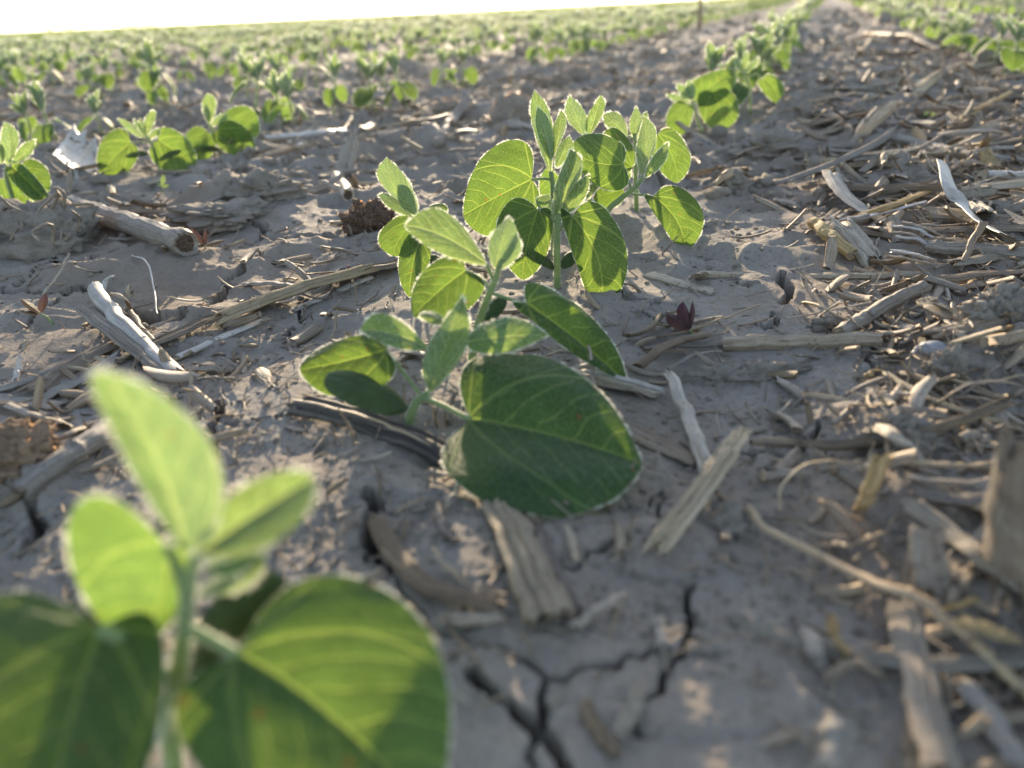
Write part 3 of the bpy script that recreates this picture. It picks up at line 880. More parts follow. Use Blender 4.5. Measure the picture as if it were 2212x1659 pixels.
# --- G2, G3
hero(SD, 'soybean seedling at the back of the clump with two leaflets opening in a vee', (1276, 500),
     [(1272, 420), (1267, 320), (1265, 290)], [.0015, .0015, .0013, .0011],
     [('y', (1260, 293), (1230, 205, .1), (1223, 252, .1), (1266, 248, .2), (1246, 256, -.3)),
      ('y', (1273, 293), (1297, 205, .2), (1266, 260, .2), (1305, 238, .1), (1286, 252, .2)),
      ('u', (1366, 362, .3), (1298, 302, .6), (1340, 282, .9), (1302, 356, 0), None, [(1268, 350), (1320, 370, .2), (1366, 362, .3)], .0005),
      ('u', (1250, 330, .3), (1215, 400, .5), (1218, 340, .3), (1250, 390, .7), None, [(1267, 330), (1250, 330, .3)], .0005)], group=SOY)
hero(SD, 'soybean seedling at the right rear of the clump with a round glowing right leaf', (1376, 456),
     [(1373, 380), (1372, 310), (1370, 288)], [.0015, .0014, .0012, .001],
     [('y', (1356, 294), (1302, 247), (1340, 248, .4), (1318, 282, -.3), None, [(1370, 300), (1356, 294)], .0005),
      ('y', (1371, 300), (1374, 230), (1360, 268), (1385, 262), (1374, 265, -.2)),
      ('y', (1374, 300, .2), (1398, 240, .4), (1378, 262, .4), (1396, 275, .1)),
      ('u', (1421, 290), (1464, 394, -.7), (1487, 322, .2), (1416, 352, -.3), (1452, 338, -.3), [(1372, 320), (1398, 300), (1421, 290)], .0005),
      ('u', (1350, 350, .3), (1300, 400, .6), (1318, 348, .5), (1345, 405, .2), None)], group=SOY)
# --- F
hero(SD, 'small soybean seedling left of the clump, three narrow leaflets leaning left', (905, 648),
     [(905, 570), (904, 505), (901, 466)], [.0015, .0015, .0013, .001],
     [('y', (904, 466), (836, 339, .2), (824, 398, .2), (876, 382, .1), (855, 412, -.3)),
      ('y', (900, 464, -.2), (859, 399, -.2), (866, 446, -.2), (888, 412, -.2)),
      ('y', (896, 468), (817, 421, .1), (850, 424, .4), (850, 455, -.3), (858, 446, -.1)),
      ('u', (902, 472, -.2), (848, 552, -.7), (822, 500, -.2), (905, 528, -.5), (868, 508, -.5), [(903, 490), (902, 472, -.2)], .0005),
      ('u', (908, 512, -.4), (884, 642, -1.3), (862, 556, -.6), (926, 572, -1.5), (892, 575, -1.2), [(904, 505), (908, 512, -.4)], .0005),
      ('u', (920, 464, .2), (967, 452, .3), (944, 440, .6), (946, 474, 0), None, [(902, 480), (920, 464, .2)], .0005),
      ('c', (908, 562), (972, 577, .2), (940, 550, .3), (938, 580, -.2), None)], group=SOY)
# --- H, I1, I2 : second row, left
hero(SD, 'soybean seedling cut by the left edge of the picture above the root-bound clod', (40, 470),
     [(25, 420), (13, 378), (15, 358)], [.0016, .0016, .0014, .0012],
     [('y', (17, 358), (8, 262), (2, 308), (40, 302), (22, 305, -.3)),
      ('y', (28, 352), (76, 301), (46, 316), (63, 338), (56, 328, .2)),
      ('y', (5, 355), (-5, 305), (-12, 330), (10, 325)),
      ('u', (26, 360), (117, 452, -1), (72, 378, -.1), (52, 418, -.9), (70, 402, -.4), [(14, 372), (26, 360)], .0006),
      ('u', (44, 366, .5), (105, 414, .2), (96, 358, .9), (64, 408, .1), None, [(14, 374), (44, 366, .5)], .0006),
      ('u', (8, 385, .3), (70, 445, .2), (55, 395, .4), (15, 435, .1), None)], group=SOY, hair=1.15)
hero(SD, 'soybean seedling beside the bright white chip, left leaf broad and glowing yellow green', (346, 378),
     [(340, 340), (328, 312), (316, 294)], [.0016, .0016, .0014, .0012],
     [('y', (312, 298), (254, 257), (276, 262), (284, 288), (285, 282, -.2)),
      ('y', (314, 297), (289, 257), (293, 272), (304, 272)),
      ('y', (316, 296), (302, 256), (302, 272), (313, 272)),
      ('y', (317, 294), (331, 237), (312, 262), (336, 255), (322, 262, .2)),
      ('y', (318, 300), (345, 277), (330, 282), (340, 293)),
      ('u', (282, 308), (218, 378, -.6), (222, 300, .3), (272, 376, -.9), (245, 342, -.5), [(320, 308), (300, 307), (282, 308)], .0006),
      ('u', (342, 302, .2), (424, 356, -.3), (395, 292, .4), (356, 370, -.6), (385, 330, .1), [(326, 308), (342, 302, .2)], .0006),
      ('c', (322, 331), (276, 332), (298, 324, .3), (298, 338, -.2)),
      ('c', (345, 343), (391, 325), (366, 328, .3), (370, 340, -.2))], group=SOY, hair=1.2)
hero(SD, 'soybean seedling just right of the one beside the white chip, one tall upright leaflet', (486, 345),
     [(474, 318), (462, 288), (453, 270)], [.0016, .0016, .0014, .0012],
     [('y', (452, 270), (449, 202), (437, 228), (467, 224), (452, 235, .2)),
      ('y', (455, 272), (493, 247), (470, 250), (480, 266)),
      ('y', (450, 266), (444, 225), (441, 246), (455, 246)),
      ('u', (450, 287, .2), (424, 348, -.4), (400, 296, .1), (458, 335, -.1), (430, 315, -.4), [(462, 290), (450, 287, .2)], .0006),
      ('u', (476, 286, .4), (561, 276, .4), (524, 228, .9), (528, 306, .1), None, [(462, 290), (476, 286, .4)], .0006),
      ('u', (470, 282, -.2), (545, 346, -.9), (532, 278, 0), (494, 334, -.8), (512, 306, -.1), [(460, 284), (470, 282, -.2)], .0006),
      ('c', (472, 322), (420, 316), (446, 310, .3), (448, 328, -.2))], group=SOY, hair=1.2)
hero(SD, 'soybean seedling heading the next clump up the same row, round dark leaf facing the viewer', (1520, 292),
     [(1508, 262), (1500, 236), (1494, 218)], [.0017, .0016, .0014, .0012],
     [('y', (1494, 218), (1462, 180), (1468, 200), (1486, 192)), ('y', (1496, 218), (1486, 172), (1482, 196), (1502, 192)),
      ('y', (1492, 222), (1438, 205), (1466, 205), (1462, 220)),
      ('u', (1500, 212, .2), (1584, 150, 1.0), (1500, 172, .4), (1570, 204, .3), None, [(1500, 236), (1500, 212, .2)], .0006),
      ('u', (1540, 198, .2), (1556, 284, -.8), (1596, 232, -.2), (1510, 242, -.2), (1556, 240, -.4), [(1502, 236), (1525, 215), (1540, 198, .2)], .0006),
      ('u', (1484, 226, -.2), (1458, 294, -.8), (1440, 250, -.3), (1490, 270, -.5), None, [(1500, 236), (1484, 226, -.2)], .0006)], group=SOY, hair=1.2)
hero(SD, 'soybean seedling at the right side of that next clump, one bright drooping heart leaf', (1622, 240),
     [(1620, 200), (1612, 170), (1606, 156)], [.0017, .0016, .0014, .0012],
     [('y', (1605, 156), (1588, 122), (1590, 142), (1602, 136)), ('y', (1606, 156), (1612, 108), (1602, 132), (1618, 130)),
      ('y', (1608, 156), (1640, 124), (1622, 136), (1630, 146)),
      ('u', (1648, 170), (1682, 222, -.8), (1690, 180, .1), (1652, 204, -.3), (1674, 192, -.1), [(1612, 172), (1632, 160), (1648, 170)], .0006),
      ('u', (1585, 166, .1), (1530, 180, -.6), (1560, 148, .4), (1560, 196, -.6), (1558, 168, -.2), [(1612, 172), (1585, 166, .1)], .0006),
      ('u', (1602, 185, -.2), (1588, 226, -.8), (1572, 200, -.2), (1612, 212, -.4), None)], group=SOY, hair=1.3)
# ------------------------------------------------------------------ generic plants of the rows
def gen_plant(rng, scale=1.0):
    hn = rng.uniform(.027, .037) * scale; lean = rng.normal(0, .006, 2)
    top = np.array([lean[0], lean[1], hn + rng.uniform(.012, .024)])
    node = np.array([lean[0] * .7, lean[1] * .7, hn])
    stem = [np.array([0, 0, -.006]), np.array([lean[0] * .2, lean[1] * .2, hn * .5]), node, top]
    leaves = []
    az = rng.uniform(0, 2 * np.pi)
    for k in range(2):
        a = az + k * np.pi + rng.normal(0, .35)
        o = np.array([math.cos(a), math.sin(a), 0]); s = np.array([-math.sin(a), math.cos(a), 0])
        b = node + o * rng.uniform(.008, .013) + [0, 0, rng.uniform(.001, .007)]
        L = rng.uniform(.024, .034) * scale; dr = rng.uniform(.6, 1.4)
        d = o * math.cos(dr) - np.array([0, 0, math.sin(dr)])
        t = b + d * L
        t[2] = max(t[2], .004)
        mid = .58 * b + .42 * t
        up = np.cross(d, s); up = up if up[2] > 0 else -up
        W = L * rng.uniform(.42, .50); fold = rng.uniform(-.1, .45)
        tw = rng.normal(0, .25)
        sd = s * math.cos(tw) + up * math.sin(tw)
        l = mid - sd * W + up * W * fold * rng.uniform(.5, 1.1); r = mid + sd * W + up * W * fold * rng.uniform(.5, 1.1)
        l[2] = max(l[2], .003); r[2] = max(r[2], .003)
        leaves.append(['u', b, t, l, r, .5 * (b + t) + up * L * .09, [node, .5 * (node + b) + [0, 0, .002], b], .0006])
    n = rng.integers(6, 9); a0 = rng.uniform(0, 6.28)
    for k in range(n):
        a = a0 + k * 2.4; sp = rng.uniform(.15, .95)
        o = np.array([math.cos(a), math.sin(a), 0])
        d = unit(o * sp + np.array([0, 0, 1.0])); s = np.array([-math.sin(a), math.cos(a), 0])
        b = top + o * .001 - [0, 0, rng.uniform(0, .006)]
        L = rng.uniform(.022, .040) * scale
        t = b + d * L
        mid = .5 * (b + t); inn = np.cross(s, d); inn = inn if (inn @ o) < 0 else -inn
        W = L * rng.uniform(.12, .18)
        leaves.append(['y', b, t, mid - s * W + inn * W * .8, mid + s * W + inn * W * .8, mid - inn * L * .03])
    a = az + 1.57 + rng.normal(0, .3)
    for k in range(2):
        o = np.array([math.cos(a + k * np.pi), math.sin(a + k * np.pi), 0]); s = np.array([-o[1], o[0], 0])
        c = stem[1] * .9; b = c + o * .0015; t = b + o * rng.uniform(.012, .017) + [0, 0, rng.uniform(-.008, .004)]
        mid = .5 * (b + t)
        leaves.append(['c', b, t, mid - s * .0042, mid + s * .0042, mid + [0, 0, .001]])
    return stem, [.0016, .0016, .0014, .0011], leaves


def full_proto(rng):
    root = link(SD, None); root.empty_display_size = .02
    s, r, l = gen_plant(rng)
    build_plant(root, (0, 0, 0), s, r, l, (22, 15), 1.5, rng)
    return root


def copy_tree(o, parent=None):
    c = o.copy(); COL.objects.link(c)
    if parent is not None: c.parent = parent
    for ch in list(o.children):
        copy_tree(ch, c)
    return c


def joined(rng, nu, nv, hair, seg=6, simple_c=False):
    s, r, lv = gen_plant(rng)
    g = Geo(); P = catmull(s, 6)
    tube_geo(g, P, np.linspace(r[0], r[-1], 6), seg, 2)
    for e in lv:
        if e[0] == 'c' and simple_c: continue
        leaf_geo(g, *e[1:5], e[5] if len(e) > 5 else None, e[0], nu, nv, hair, rng, mats=({'u': 0, 'y': 1, 'c': 4}[e[0]], 3))
        if len(e) > 6:
            tube_geo(g, catmull(e[6], 4), np.full(4, .0007), 5, 2)
    return g


PMATS = [M['leaf'], M['young'], M['stem'], M['hair'], M['cotyledon']]
ROWS = [-.105, -.56, -.85, .25, .63] + [-.85 - .37 * i for i in range(1, 240)] + [.63 + .37 * i for i in range(1, 120)]


def in_view(x, y, z=.04, pad=60):
    d = np.stack([x, y, np.full_like(x, z - CAM_H)], -1)
    dep = d @ FWD
    px = CX + FPX * (d @ RGT) / np.maximum(dep, 1e-4); py = CY - FPX * (d @ UPV) / np.maximum(dep, 1e-4)
    return (dep > .02) & (px > -pad) & (px < 2212 + pad) & (py > -200) & (py < 1659 + pad), px, py


def row_xy(s, t):
    return s * CP + t * SP, -s * SP + t * CP


prng = np.random.default_rng(21)
spots = []
# hand read positions of plants that show on their own
READ = [(222, 292), (132, 322), (78, 318), (372, 262), (345, 268), (552, 268), (640, 286), (612, 276), (722, 262), (812, 248), (845, 240), (880, 238), (955, 200), (1000, 196),
        (1535, 262), (1560, 262), (1585, 226), (1606, 226), (1625, 208), (1640, 205), (1660, 180), (1652, 192), (1672, 168), (1682, 156), (1692, 144), (1702, 130), (2160, 180), (2196, 176), (2120, 150), (2075, 125), (2190, 140), (2140, 158)]
for p in READ:
    g = flat(*p); spots.append((g[0], g[1], 0))
rd = np.array(spots)
for i, s in enumerate(ROWS):
    t = {0: 1.42, 1: 1.38, 2: 1.02, 3: 1.75, 4: .9}.get(i, -1.0)
    tmax = 15.0
    while t < tmax:
        t += abs(prng.normal(.050, .022)) + .012
        if prng.random() < .07: t += prng.uniform(.06, .2)
        x, y = row_xy(s + prng.normal(0, .008), t)
        if y < .4: continue
        if np.min(np.hypot(rd[:, 0] - x, rd[:, 1] - y)) < .05: continue
        if np.hypot(x, y) < .62: continue
        spots.append((x, y, i))
spots = np.array(spots)
ok, spx, spy = in_view(spots[:, 0], spots[:, 1])
spots = spots[ok]; spx = spx[ok]; spy = spy[ok]
dist = np.hypot(spots[:, 0], spots[:, 1])
order = np.argsort(dist); spots = spots[order]; dist = dist[order]; spx = spx[order]
N_FULL, N_ONE = 70, 212
protos = [full_proto(np.random.default_rng(100 + i)) for i in range(9)]
ones = [joined(np.random.default_rng(200 + i), 12, 9, 2.4).build('soybean_seedling', PMATS) for i in range(8)]
used = set()
ROWNAME = {0: 'in the middle row', 1: 'in the first row left of the middle row', 2: 'in the second row left of the middle row',
           3: 'in the row at the upper right', 4: 'in the far right row'}
rowlab = {}
zz = height(spots[:, 0], spots[:, 1])
srow = spots[:, 0] * CP - spots[:, 1] * SP
for i in range(min(N_FULL + N_ONE, len(spots))):
    x, y = spots[i, :2]
    s = srow[i]
    if s > .4: lab = 'blurred soybean seedling in the rows beyond the upper right row'
    elif s > .1: lab = 'blurred soybean seedling in the row running off the upper right of the straw strip'
    elif s > -.3: lab = 'blurred soybean seedling far up the middle row toward where the rows meet'
    elif s > -.70: lab = 'blurred backlit soybean seedling in the first row left of the middle row'
    elif s > -1.03: lab = 'blurred backlit soybean seedling in the second row left of the middle row'
    elif s > -1.40: lab = 'blurred backlit soybean seedling in the third row left of the middle row'
    else: lab = 'pale blurred soybean seedling in the crowded rows beyond the third left row'
    if i < N_FULL:
        k = i % len(protos)
        if k in used:
            o = copy_tree(protos[k])
        else:
            o = protos[k]; used.add(k)
    else:
        o = link('soybean_seedling', ones[i % len(ones)])
    o.location = (x, y, zz[i]); o.rotation_euler = (prng.normal(0, .06), prng.normal(0, .06), prng.uniform(0, 6.28))
    sc = prng.uniform(.72, 1.12); o.scale = (sc, sc, sc * prng.uniform(.82, 1.05))
    tag(o, lab, 'soybean', lab.replace('seedling', 'seedlings', 1))
    if spots[i, 2] == 0 and i < 0: pass


def scatter_merge(name, protos_g, X, Y, Z, rot, scl, label):
    g_all_v, g_all_f, g_all_m, g_uv, n = [], [], [], [], 0
    P = []
    for g in protos_g:
        v = np.concatenate(g.v)
        q = [f for f, m in zip(g.f, g.m)]; P.append((v, q, g.m, np.concatenate(g.u)))
    which = np.arange(len(X)) % len(P)
    for k, (v, q, mm, us) in enumerate(P):
        idx = np.where(which == k)[0]
        if not len(idx): continue
        c = np.cos(rot[idx])[:, None]; s = np.sin(rot[idx])[:, None]
        vx = v[None, :, 0] * c - v[None, :, 1] * s; vy = v[None, :, 0] * s + v[None, :, 1] * c
        VV = np.stack([vx * scl[idx][:, None] + X[idx][:, None], vy * scl[idx][:, None] + Y[idx][:, None],
                       v[None, :, 2] * scl[idx][:, None] + Z[idx][:, None]], -1)
        base = n + np.arange(len(idx)) * len(v)
        for f, m in zip(q, mm):
            g_all_f.append((f[None] + base[:, None, None]).reshape(-1, f.shape[1])); g_all_m.append(m)
        g_uv.append(np.tile(us, (len(idx), 1)))
        g_all_v.append(VV.reshape(-1, 3)); n += len(v) * len(idx)
    me = mesh(name, np.concatenate(g_all_v), g_all_f, np.concatenate(g_uv), PMATS, g_all_m)
    o = link(name, me); tag(o, label, None, None, 'stuff'); return o


rest = slice(N_FULL + N_ONE, None)
rx, ry, rz, rdist = spots[rest, 0], spots[rest, 1], zz[rest], dist[rest]
low = [joined(np.random.default_rng(300 + i), 6, 5, 3.6, 4, True) for i in range(6)]
vlow = [joined(np.random.default_rng(400 + i), 4, 3, 0, 3, True) for i in range(6)]
nearm = rdist < 6.5
for nm, mk, pr in (('distant_soybean_rows', nearm, low), ('far_soybean_rows', ~nearm, vlow)):
    n = mk.sum()
    scatter_merge(nm, pr, rx[mk], ry[mk], rz[mk], prng.uniform(0, 6.28, n), prng.uniform(.85, 1.2, n), 'rows of soybean seedlings merging into a pale green field')
# beyond 16 m: coarse leaf tufts row by row out to the skyline
def tufts(name, r0, r1, drow, dt, nq, size):
    X, Y = [], []
    for s in np.arange(-r1, r1, drow):
        s = round(s / .37) * .37 - .105
        t = np.arange(0, r1, dt) + prng.uniform(0, dt, len(np.arange(0, r1, dt)))
        x, y = row_xy(s, t); d = np.hypot(x, y)
        k = (d > r0) & (d < r1) & (y > 0) & (np.abs(np.arctan2(x, y)) < math.radians(40))
        X.append(x[k]); Y.append(y[k])
    X = np.concatenate(X); Y = np.concatenate(Y); n = len(X)
    if name == 'x': return
    a = prng.uniform(0, 6.28, (n, nq)); h = prng.uniform(.01, .075, (n, nq)); tl = prng.uniform(-.9, .9, (n, nq))
    w = size * prng.uniform(.6, 1.2, (n, nq))
    c = np.stack([X[:, None] + prng.normal(0, dt * .3, (n, nq)) * SP, Y[:, None] + prng.normal(0, dt * .3, (n, nq)) * CP, h], -1)
    e1 = np.stack([np.cos(a), np.sin(a), 0 * a], -1) * w[..., None]
    e2 = np.stack([-np.sin(a) * np.sin(tl), np.cos(a) * np.sin(tl), np.cos(tl)], -1) * (np.minimum(w, .03) * 1.0)[..., None]
    v = np.stack([c - e1 * .6 - e2 * .6, c + e1 * .5 - e2, c + e1 * .2 + e2, c - e1 * .8 + e2 * .4], 2).reshape(-1, 3)
    f = np.arange(len(v)).reshape(-1, 4)
    mi = prng.random(len(f)) < .45
    o = link(name, mesh(name, v, [f[~mi], f[mi]], prng.random((len(v), 2)) * .3, [M['far_leaf'], M['far_young']], [0, 1]))
    tag(o, 'soybean field stretching as a pale green band to the skyline', None, None, 'stuff')


tufts('remote_soybean_field', 15.5, 60, .37, .16, 5, .03)
tufts('horizon_soybean_field', 58, 330, 1.11, 1.6, 6, .35)
# ------------------------------------------------------------------ corn residue, left side
stalk('thick round corn stalk with a dark rotten cut end, beside a tiny purple seedling', [(160, 458, .3), (285, 500, .3), (408, 546, .2)], 44, 'grey', 'rot', (.97,), .3, 11, .05, 1, .0008, rough=.06)
stalk('grey corn stalk with one ringed joint running under the top leaf of the nearest seedling', [(58, 1078), (150, 1004), (262, 925)], 50, 'grey', 'pith', (.45,), .2, 9, .03, taper=(.8, 1.05))
shell('bleached hollow split stalk with its open end raised, first from left of the crossed pair', [(205, 628, 1.0), (262, 700, .6), (330, 770, .1), (384, 818)], 36, 'pale', 170, -25, .6, twist=.3, th=.3)
strip('grey grooved stalk strip lying beside the hollow split stalk', [(184, 674, .7), (250, 728, .4), (320, 780, .15), (376, 822)], 36, 'grey', .35, .3, ripple=.12)
strip('curled thin leaf sheath hanging over the hollow split stalk', [(240, 640, .9), (266, 646, 1.1), (284, 676, .7), (300, 702, .4), (340, 750, .2), (384, 812)], 12, 'grey', .5, 1.2, ripple=.1, taper=(.7, 1))
stalk('bright bleached splinter of stalk, long and straight, leading to the left stem of the clump', [(382, 777), (500, 725), (640, 672), (806, 602)], 17, 'white', 'dark', (), .6, 3, .08, .7)
strip('frayed brown fibrous stalk rind lying along the bright bleached splinter', [(342, 752), (480, 696), (600, 658), (740, 610), (862, 582)], 46, 'brown', .18, .2, 1.2, ripple=.2, lift=.003, taper=(.7, 1.1))
strip('upper layer of pale frayed fibres on the brown stalk rind', [(482, 704, .4), (580, 664, .4), (690, 626, .4), (800, 596, .4)], 38, 'tan', .12, 0, 1.4, ripple=.3, lift=.004)
strip('tan corn leaf lying flat with a rust coloured upper edge', [(80, 852), (150, 800), (240, 748)], 62, 'brown', .25, .3, .5, ripple=.08)
strip('grey lower fold of corn leaf beside the rusty edged one', [(100, 862), (190, 818), (262, 775)], 44, 'grey', .15, -.2, 1.2, ripple=.12)
strip('short grey corn leaf end poking out at the left edge', [(-20, 848), (50, 832), (112, 806)], 26, 'grey', .4, .2)
strip('dark curled corn leaf at the left edge above the rusty clod', [(-10, 885, .5), (50, 892, .4), (100, 912, .1), (140, 928)], 34, 'dark', .5, 1.0, ripple=.15)
strip('pale flat leaf scrap reaching out from under the dark curled leaf', [(20, 882, .6), (70, 900, .5), (125, 918, .1)], 16, 'grey', .2, .3)
strip('broad buried corn leaf partly covered by soil at the left edge', [(-20, 862), (60, 872), (138, 880)], 40, 'grey', .1, .1, 1.0)
clod('rusty orange crumbly clod at the left edge', 40, 985, 130, 100, mat='rust', sink=.3, amp=.5, seed=3, spikes=300)
clod('soil clod bound with pale hanging rootlets at the left edge', 88, 505, 200, 120, sink=.35, amp=.32, seed=5, roots=44, name='root_clod')
clod('brown corn cob end with ragged glowing chaff', 797, 484, 92, 60, mat='cob', sink=.2, amp=.6, seed=8, spikes=420, name='cob_fragment', cat='cob', depth=70)
clod('round brown root ball with a glowing bristly rim, biggest behind the clump', 1108, 252, 84, 86, mat='clod', sink=.25, amp=.25, seed=9, spikes=500, name='root_ball', cat='root ball')
clod('low brown bristly root ball left of the biggest one', 972, 236, 70, 34, mat='clod', sink=.3, amp=.3, seed=10, spikes=300, name='root_ball', cat='root ball')
clod('bristly root ball up the field, left of a close pair', 1206, 178, 46, 34, mat='clod', sink=.3, amp=.3, seed=11, spikes=260, name='root_ball', cat='root ball')
clod('bristly root ball up the field, middle one of the close set', 1244, 162, 46, 32, mat='clod', sink=.3, amp=.3, seed=12, spikes=260, name='root_ball', cat='root ball')
clod('farthest bristly root ball of the close set, low and wide', 1296, 150, 50, 26, mat='clod', sink=.3, amp=.3, seed=13, spikes=260, name='root_ball', cat='root ball')
clod('lumpy grey soil clod between the thick stalk and the second row', 560, 405, 120, 62, sink=.4, amp=.5, seed=14)
clod('low rough soil clod left of the upright stub', 470, 455, 150, 46, sink=.5, amp=.5, seed=15)
strip('brown broken husk behind the thick round stalk', [(262, 458, .3), (320, 462, .4), (396, 466, .2)], 24, 'brown', .5, .4, ripple=.12)
strip('slanting stalk scrap between the brown husk and the soil clod', [(402, 462, .1), (450, 440, .3), (492, 422, .5)], 18, 'grey', .3, .2)
strip('bright husk chip, sun glint painted white, beside the broad glowing leaf', [(152, 372, .6), (174, 342, 1.4), (194, 312, 2.2)], 74, 'bright', .06, 0, .8, ripple=.03, up=(.80, .22, .57), wob=.0002)
strip('dark curled underside of husk under the bright white chip', [(140, 372, .1), (170, 366, .2), (186, 372, .1)], 26, 'dark', .6, .2)
stalk('long bleached white stalk lying in the gap of the second row', [(566, 304), (640, 300), (700, 294), (776, 288)], 20, 'white', 'pith', (.35,), .4, 5, .04, .7)
strip('white stub of husk sticking out below the long bleached stalk', [(628, 310, .2), (644, 316, .2), (660, 322, .1)], 24, 'white', .5)
strip('upright frayed stalk stub standing behind the short round stalk', [(740, 376, .0), (752, 340, .9), (762, 302, 1.8)], 34, 'grey', .5, .3, 1.6, ripple=.25, up=(0, -1, .2))
stalk('short round stalk piece pointing toward the viewer with a dark end', [(728, 388, .2), (742, 412, .1), (756, 432, .05)], 25, 'tan', 'rot', (), .3, 5)
straw('bent dark twig lying behind the upright stub', [(845, 262, .1), (920, 262, .5), (985, 245, .3)], 9, 'dark', taper=(.7, 1))
strip('grey leaf blade leaning over the bent dark twig', [(955, 290, .1), (985, 250, .8), (1012, 216, 1.4)], 20, 'grey', .3, .5, up=(0, -1, .3))
strip('grey arching leaf scrap left of the root ball', [(885, 268, .2), (935, 272, .5), (955, 300, .3), (958, 330, .1)], 10, 'grey', .4, .4)
straw('thin bent fibre standing on the crust right of the crossed stalks', [(286, 553, .1), (318, 568, .5), (332, 622, .5), (340, 678, .02)], 4, 'white')
straw('curved root fibre lying at the crack above the brown rind', [(526, 570), (570, 562, .3), (610, 568, .3), (662, 578)], 8, 'tan')
strip('flat grey chip lying on the crust above the brown rind', [(528, 618), (580, 616, .2), (634, 622)], 20, 'grey', .2)
strip('pale fibrous scrap with a bright upper edge above the nearest seedling', [(414, 802), (456, 800, .2), (506, 806)], 24, 'grey', .2, 0, 1.2, ripple=.15)
straw('small twig with a shining top beside the pale fibrous scrap', [(428, 822, .3), (470, 818, .4), (510, 820, .3)], 8, 'dark')
straw('thin diagonal fibre left of the mid-ground crack', [(474, 840, .1), (505, 890, .5), (545, 945, .1)], 3, 'tan')
strip('short grey stalk scrap right of the rusty clod', [(92, 972), (150, 945, .2), (180, 930)], 18, 'grey', .5)
strip('small pale leaf scrap standing left of the tan corn leaf', [(34, 828, .1), (42, 800, .3), (48, 780, .6)], 12, 'white', .3, .4, up=(0, -1, .3))
straw('long thin stick leaning across the root-bound clod', [(95, 640, .0), (130, 590, .4), (150, 548, .8)], 6, 'tan')
strip('pale twisted root scrap above the hollow split stalk', [(224, 630), (232, 608, .3), (252, 602, .4)], 11, 'white', .5, .8)
# ------------------------------------------------------------------ residue in the middle
strip('dark fibrous husk running from the short seedling down to the big dark leaf', [(650, 886), (760, 912), (880, 955), (990, 1008)], 62, 'dark', .25, .2, 1.0, ripple=.2, lift=.002)
straw('pale reed along the top of the dark fibrous husk', [(800, 905, .4), (880, 940, .4), (960, 978, .3)], 8, 'tan')
stalk('pale flattened stalk lying under the long drooping leaf', [(1180, 800), (1290, 826), (1428, 858)], 40, 'tan', 'pith', (.35,), .5, 6, .06, .5)
strip('tan stalk splinter on top of the pale flattened stalk', [(1270, 808, .6), (1350, 826, .6), (1432, 848, .5)], 16, 'white', .3)
straw('thin straw leaning from the pale stalk up to the drooping leaf', [(1290, 856, .1), (1278, 800, .8), (1272, 752, 1.5)], 9, 'tan')
strip('bleached stalk splinter standing out right of the big dark leaf', [(1448, 814, .5), (1480, 890, .3), (1512, 970, .2), (1534, 1030, .1)], 34, 'pale', .25, .2, 1.0, ripple=.12, taper=(.8, 1))
strip('purplish brown leaf showing from beneath the tip of the big dark leaf', [(1335, 925), (1410, 958), (1500, 1000)], 56, 'brown', .1, .2, .6)
straw('brown dry stick curving away right behind the drooping leaf', [(1375, 800, .1), (1415, 770, .4), (1470, 742, .5), (1530, 730, .2)], 22, 'brown', flat_=.8)
straw('second brown dry stick crossing the first below the purple weed', [(1390, 760, .2), (1450, 748, .3), (1510, 752, .2), (1570, 744, .1)], 14, 'dark')
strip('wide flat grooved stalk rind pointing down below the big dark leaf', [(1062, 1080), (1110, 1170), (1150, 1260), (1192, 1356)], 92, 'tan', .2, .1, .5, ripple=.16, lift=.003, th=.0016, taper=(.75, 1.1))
strip('dark second side of the wide flat grooved rind', [(1120, 1090), (1165, 1180), (1205, 1260), (1238, 1330)], 46, 'dark', .25, .3, .8, ripple=.2)
strip('smooth curved brown leaf ribbon above the nearest big leaf', [(818, 1132, .5), (850, 1200, .4), (910, 1262, .2), (1000, 1298, .15), (1088, 1318)], 46, 'brown', .4, .5, .4, ripple=.03)
strip('pale leaf base lying under the curved brown ribbon', [(905, 1345), (980, 1346), (1086, 1338)], 40, 'grey', .3, .1, .8)
straw('thin curved straw above the brown ribbon', [(936, 1182, .3), (962, 1222, .4), (1010, 1262, .3), (1092, 1290, .1)], 9, 'tan')
straw('short tan stick crossing the edge of the nearest big leaf', [(962, 1325, .5), (988, 1375, .4), (1022, 1428, .05)], 12, 'tan')
strip('pale splinter right of the wide grooved rind', [(1236, 1360), (1295, 1322, .2), (1350, 1290, .3)], 20, 'tan', .3)
straw('upright thin grass stalk left of the big dark leaf', [(820, 1128, .0), (820, 1075, .9), (821, 1016, 1.8)], 6, 'tan')
strip('small brown scraps pressed into soil below the big dark leaf', [(940, 1100), (955, 1150), (985, 1175)], 20, 'brown', .4, .6)
strip('forked pale fibre scrap under the big dark leaf', [(1000, 1040, .3), (975, 1080, .2), (962, 1110)], 12, 'tan', .4)
strip('small leaf scrap in the lower middle beside the short tan stick', [(1010, 1440), (1030, 1470, .1), (1036, 1510)], 24, 'grey', .2)
strip('blurred pale scrap below the end crack in the lower middle', [(1420, 1345), (1428, 1375), (1432, 1400)], 24, 'grey', .3)
strip('blurred brown scrap in the lower middle ground', [(1268, 1530), (1290, 1580), (1330, 1640)], 30, 'brown', .3)
strip('blurred flat tan chip beside the long lower crack', [(1345, 1590), (1362, 1550), (1378, 1510)], 34, 'tan', .15)
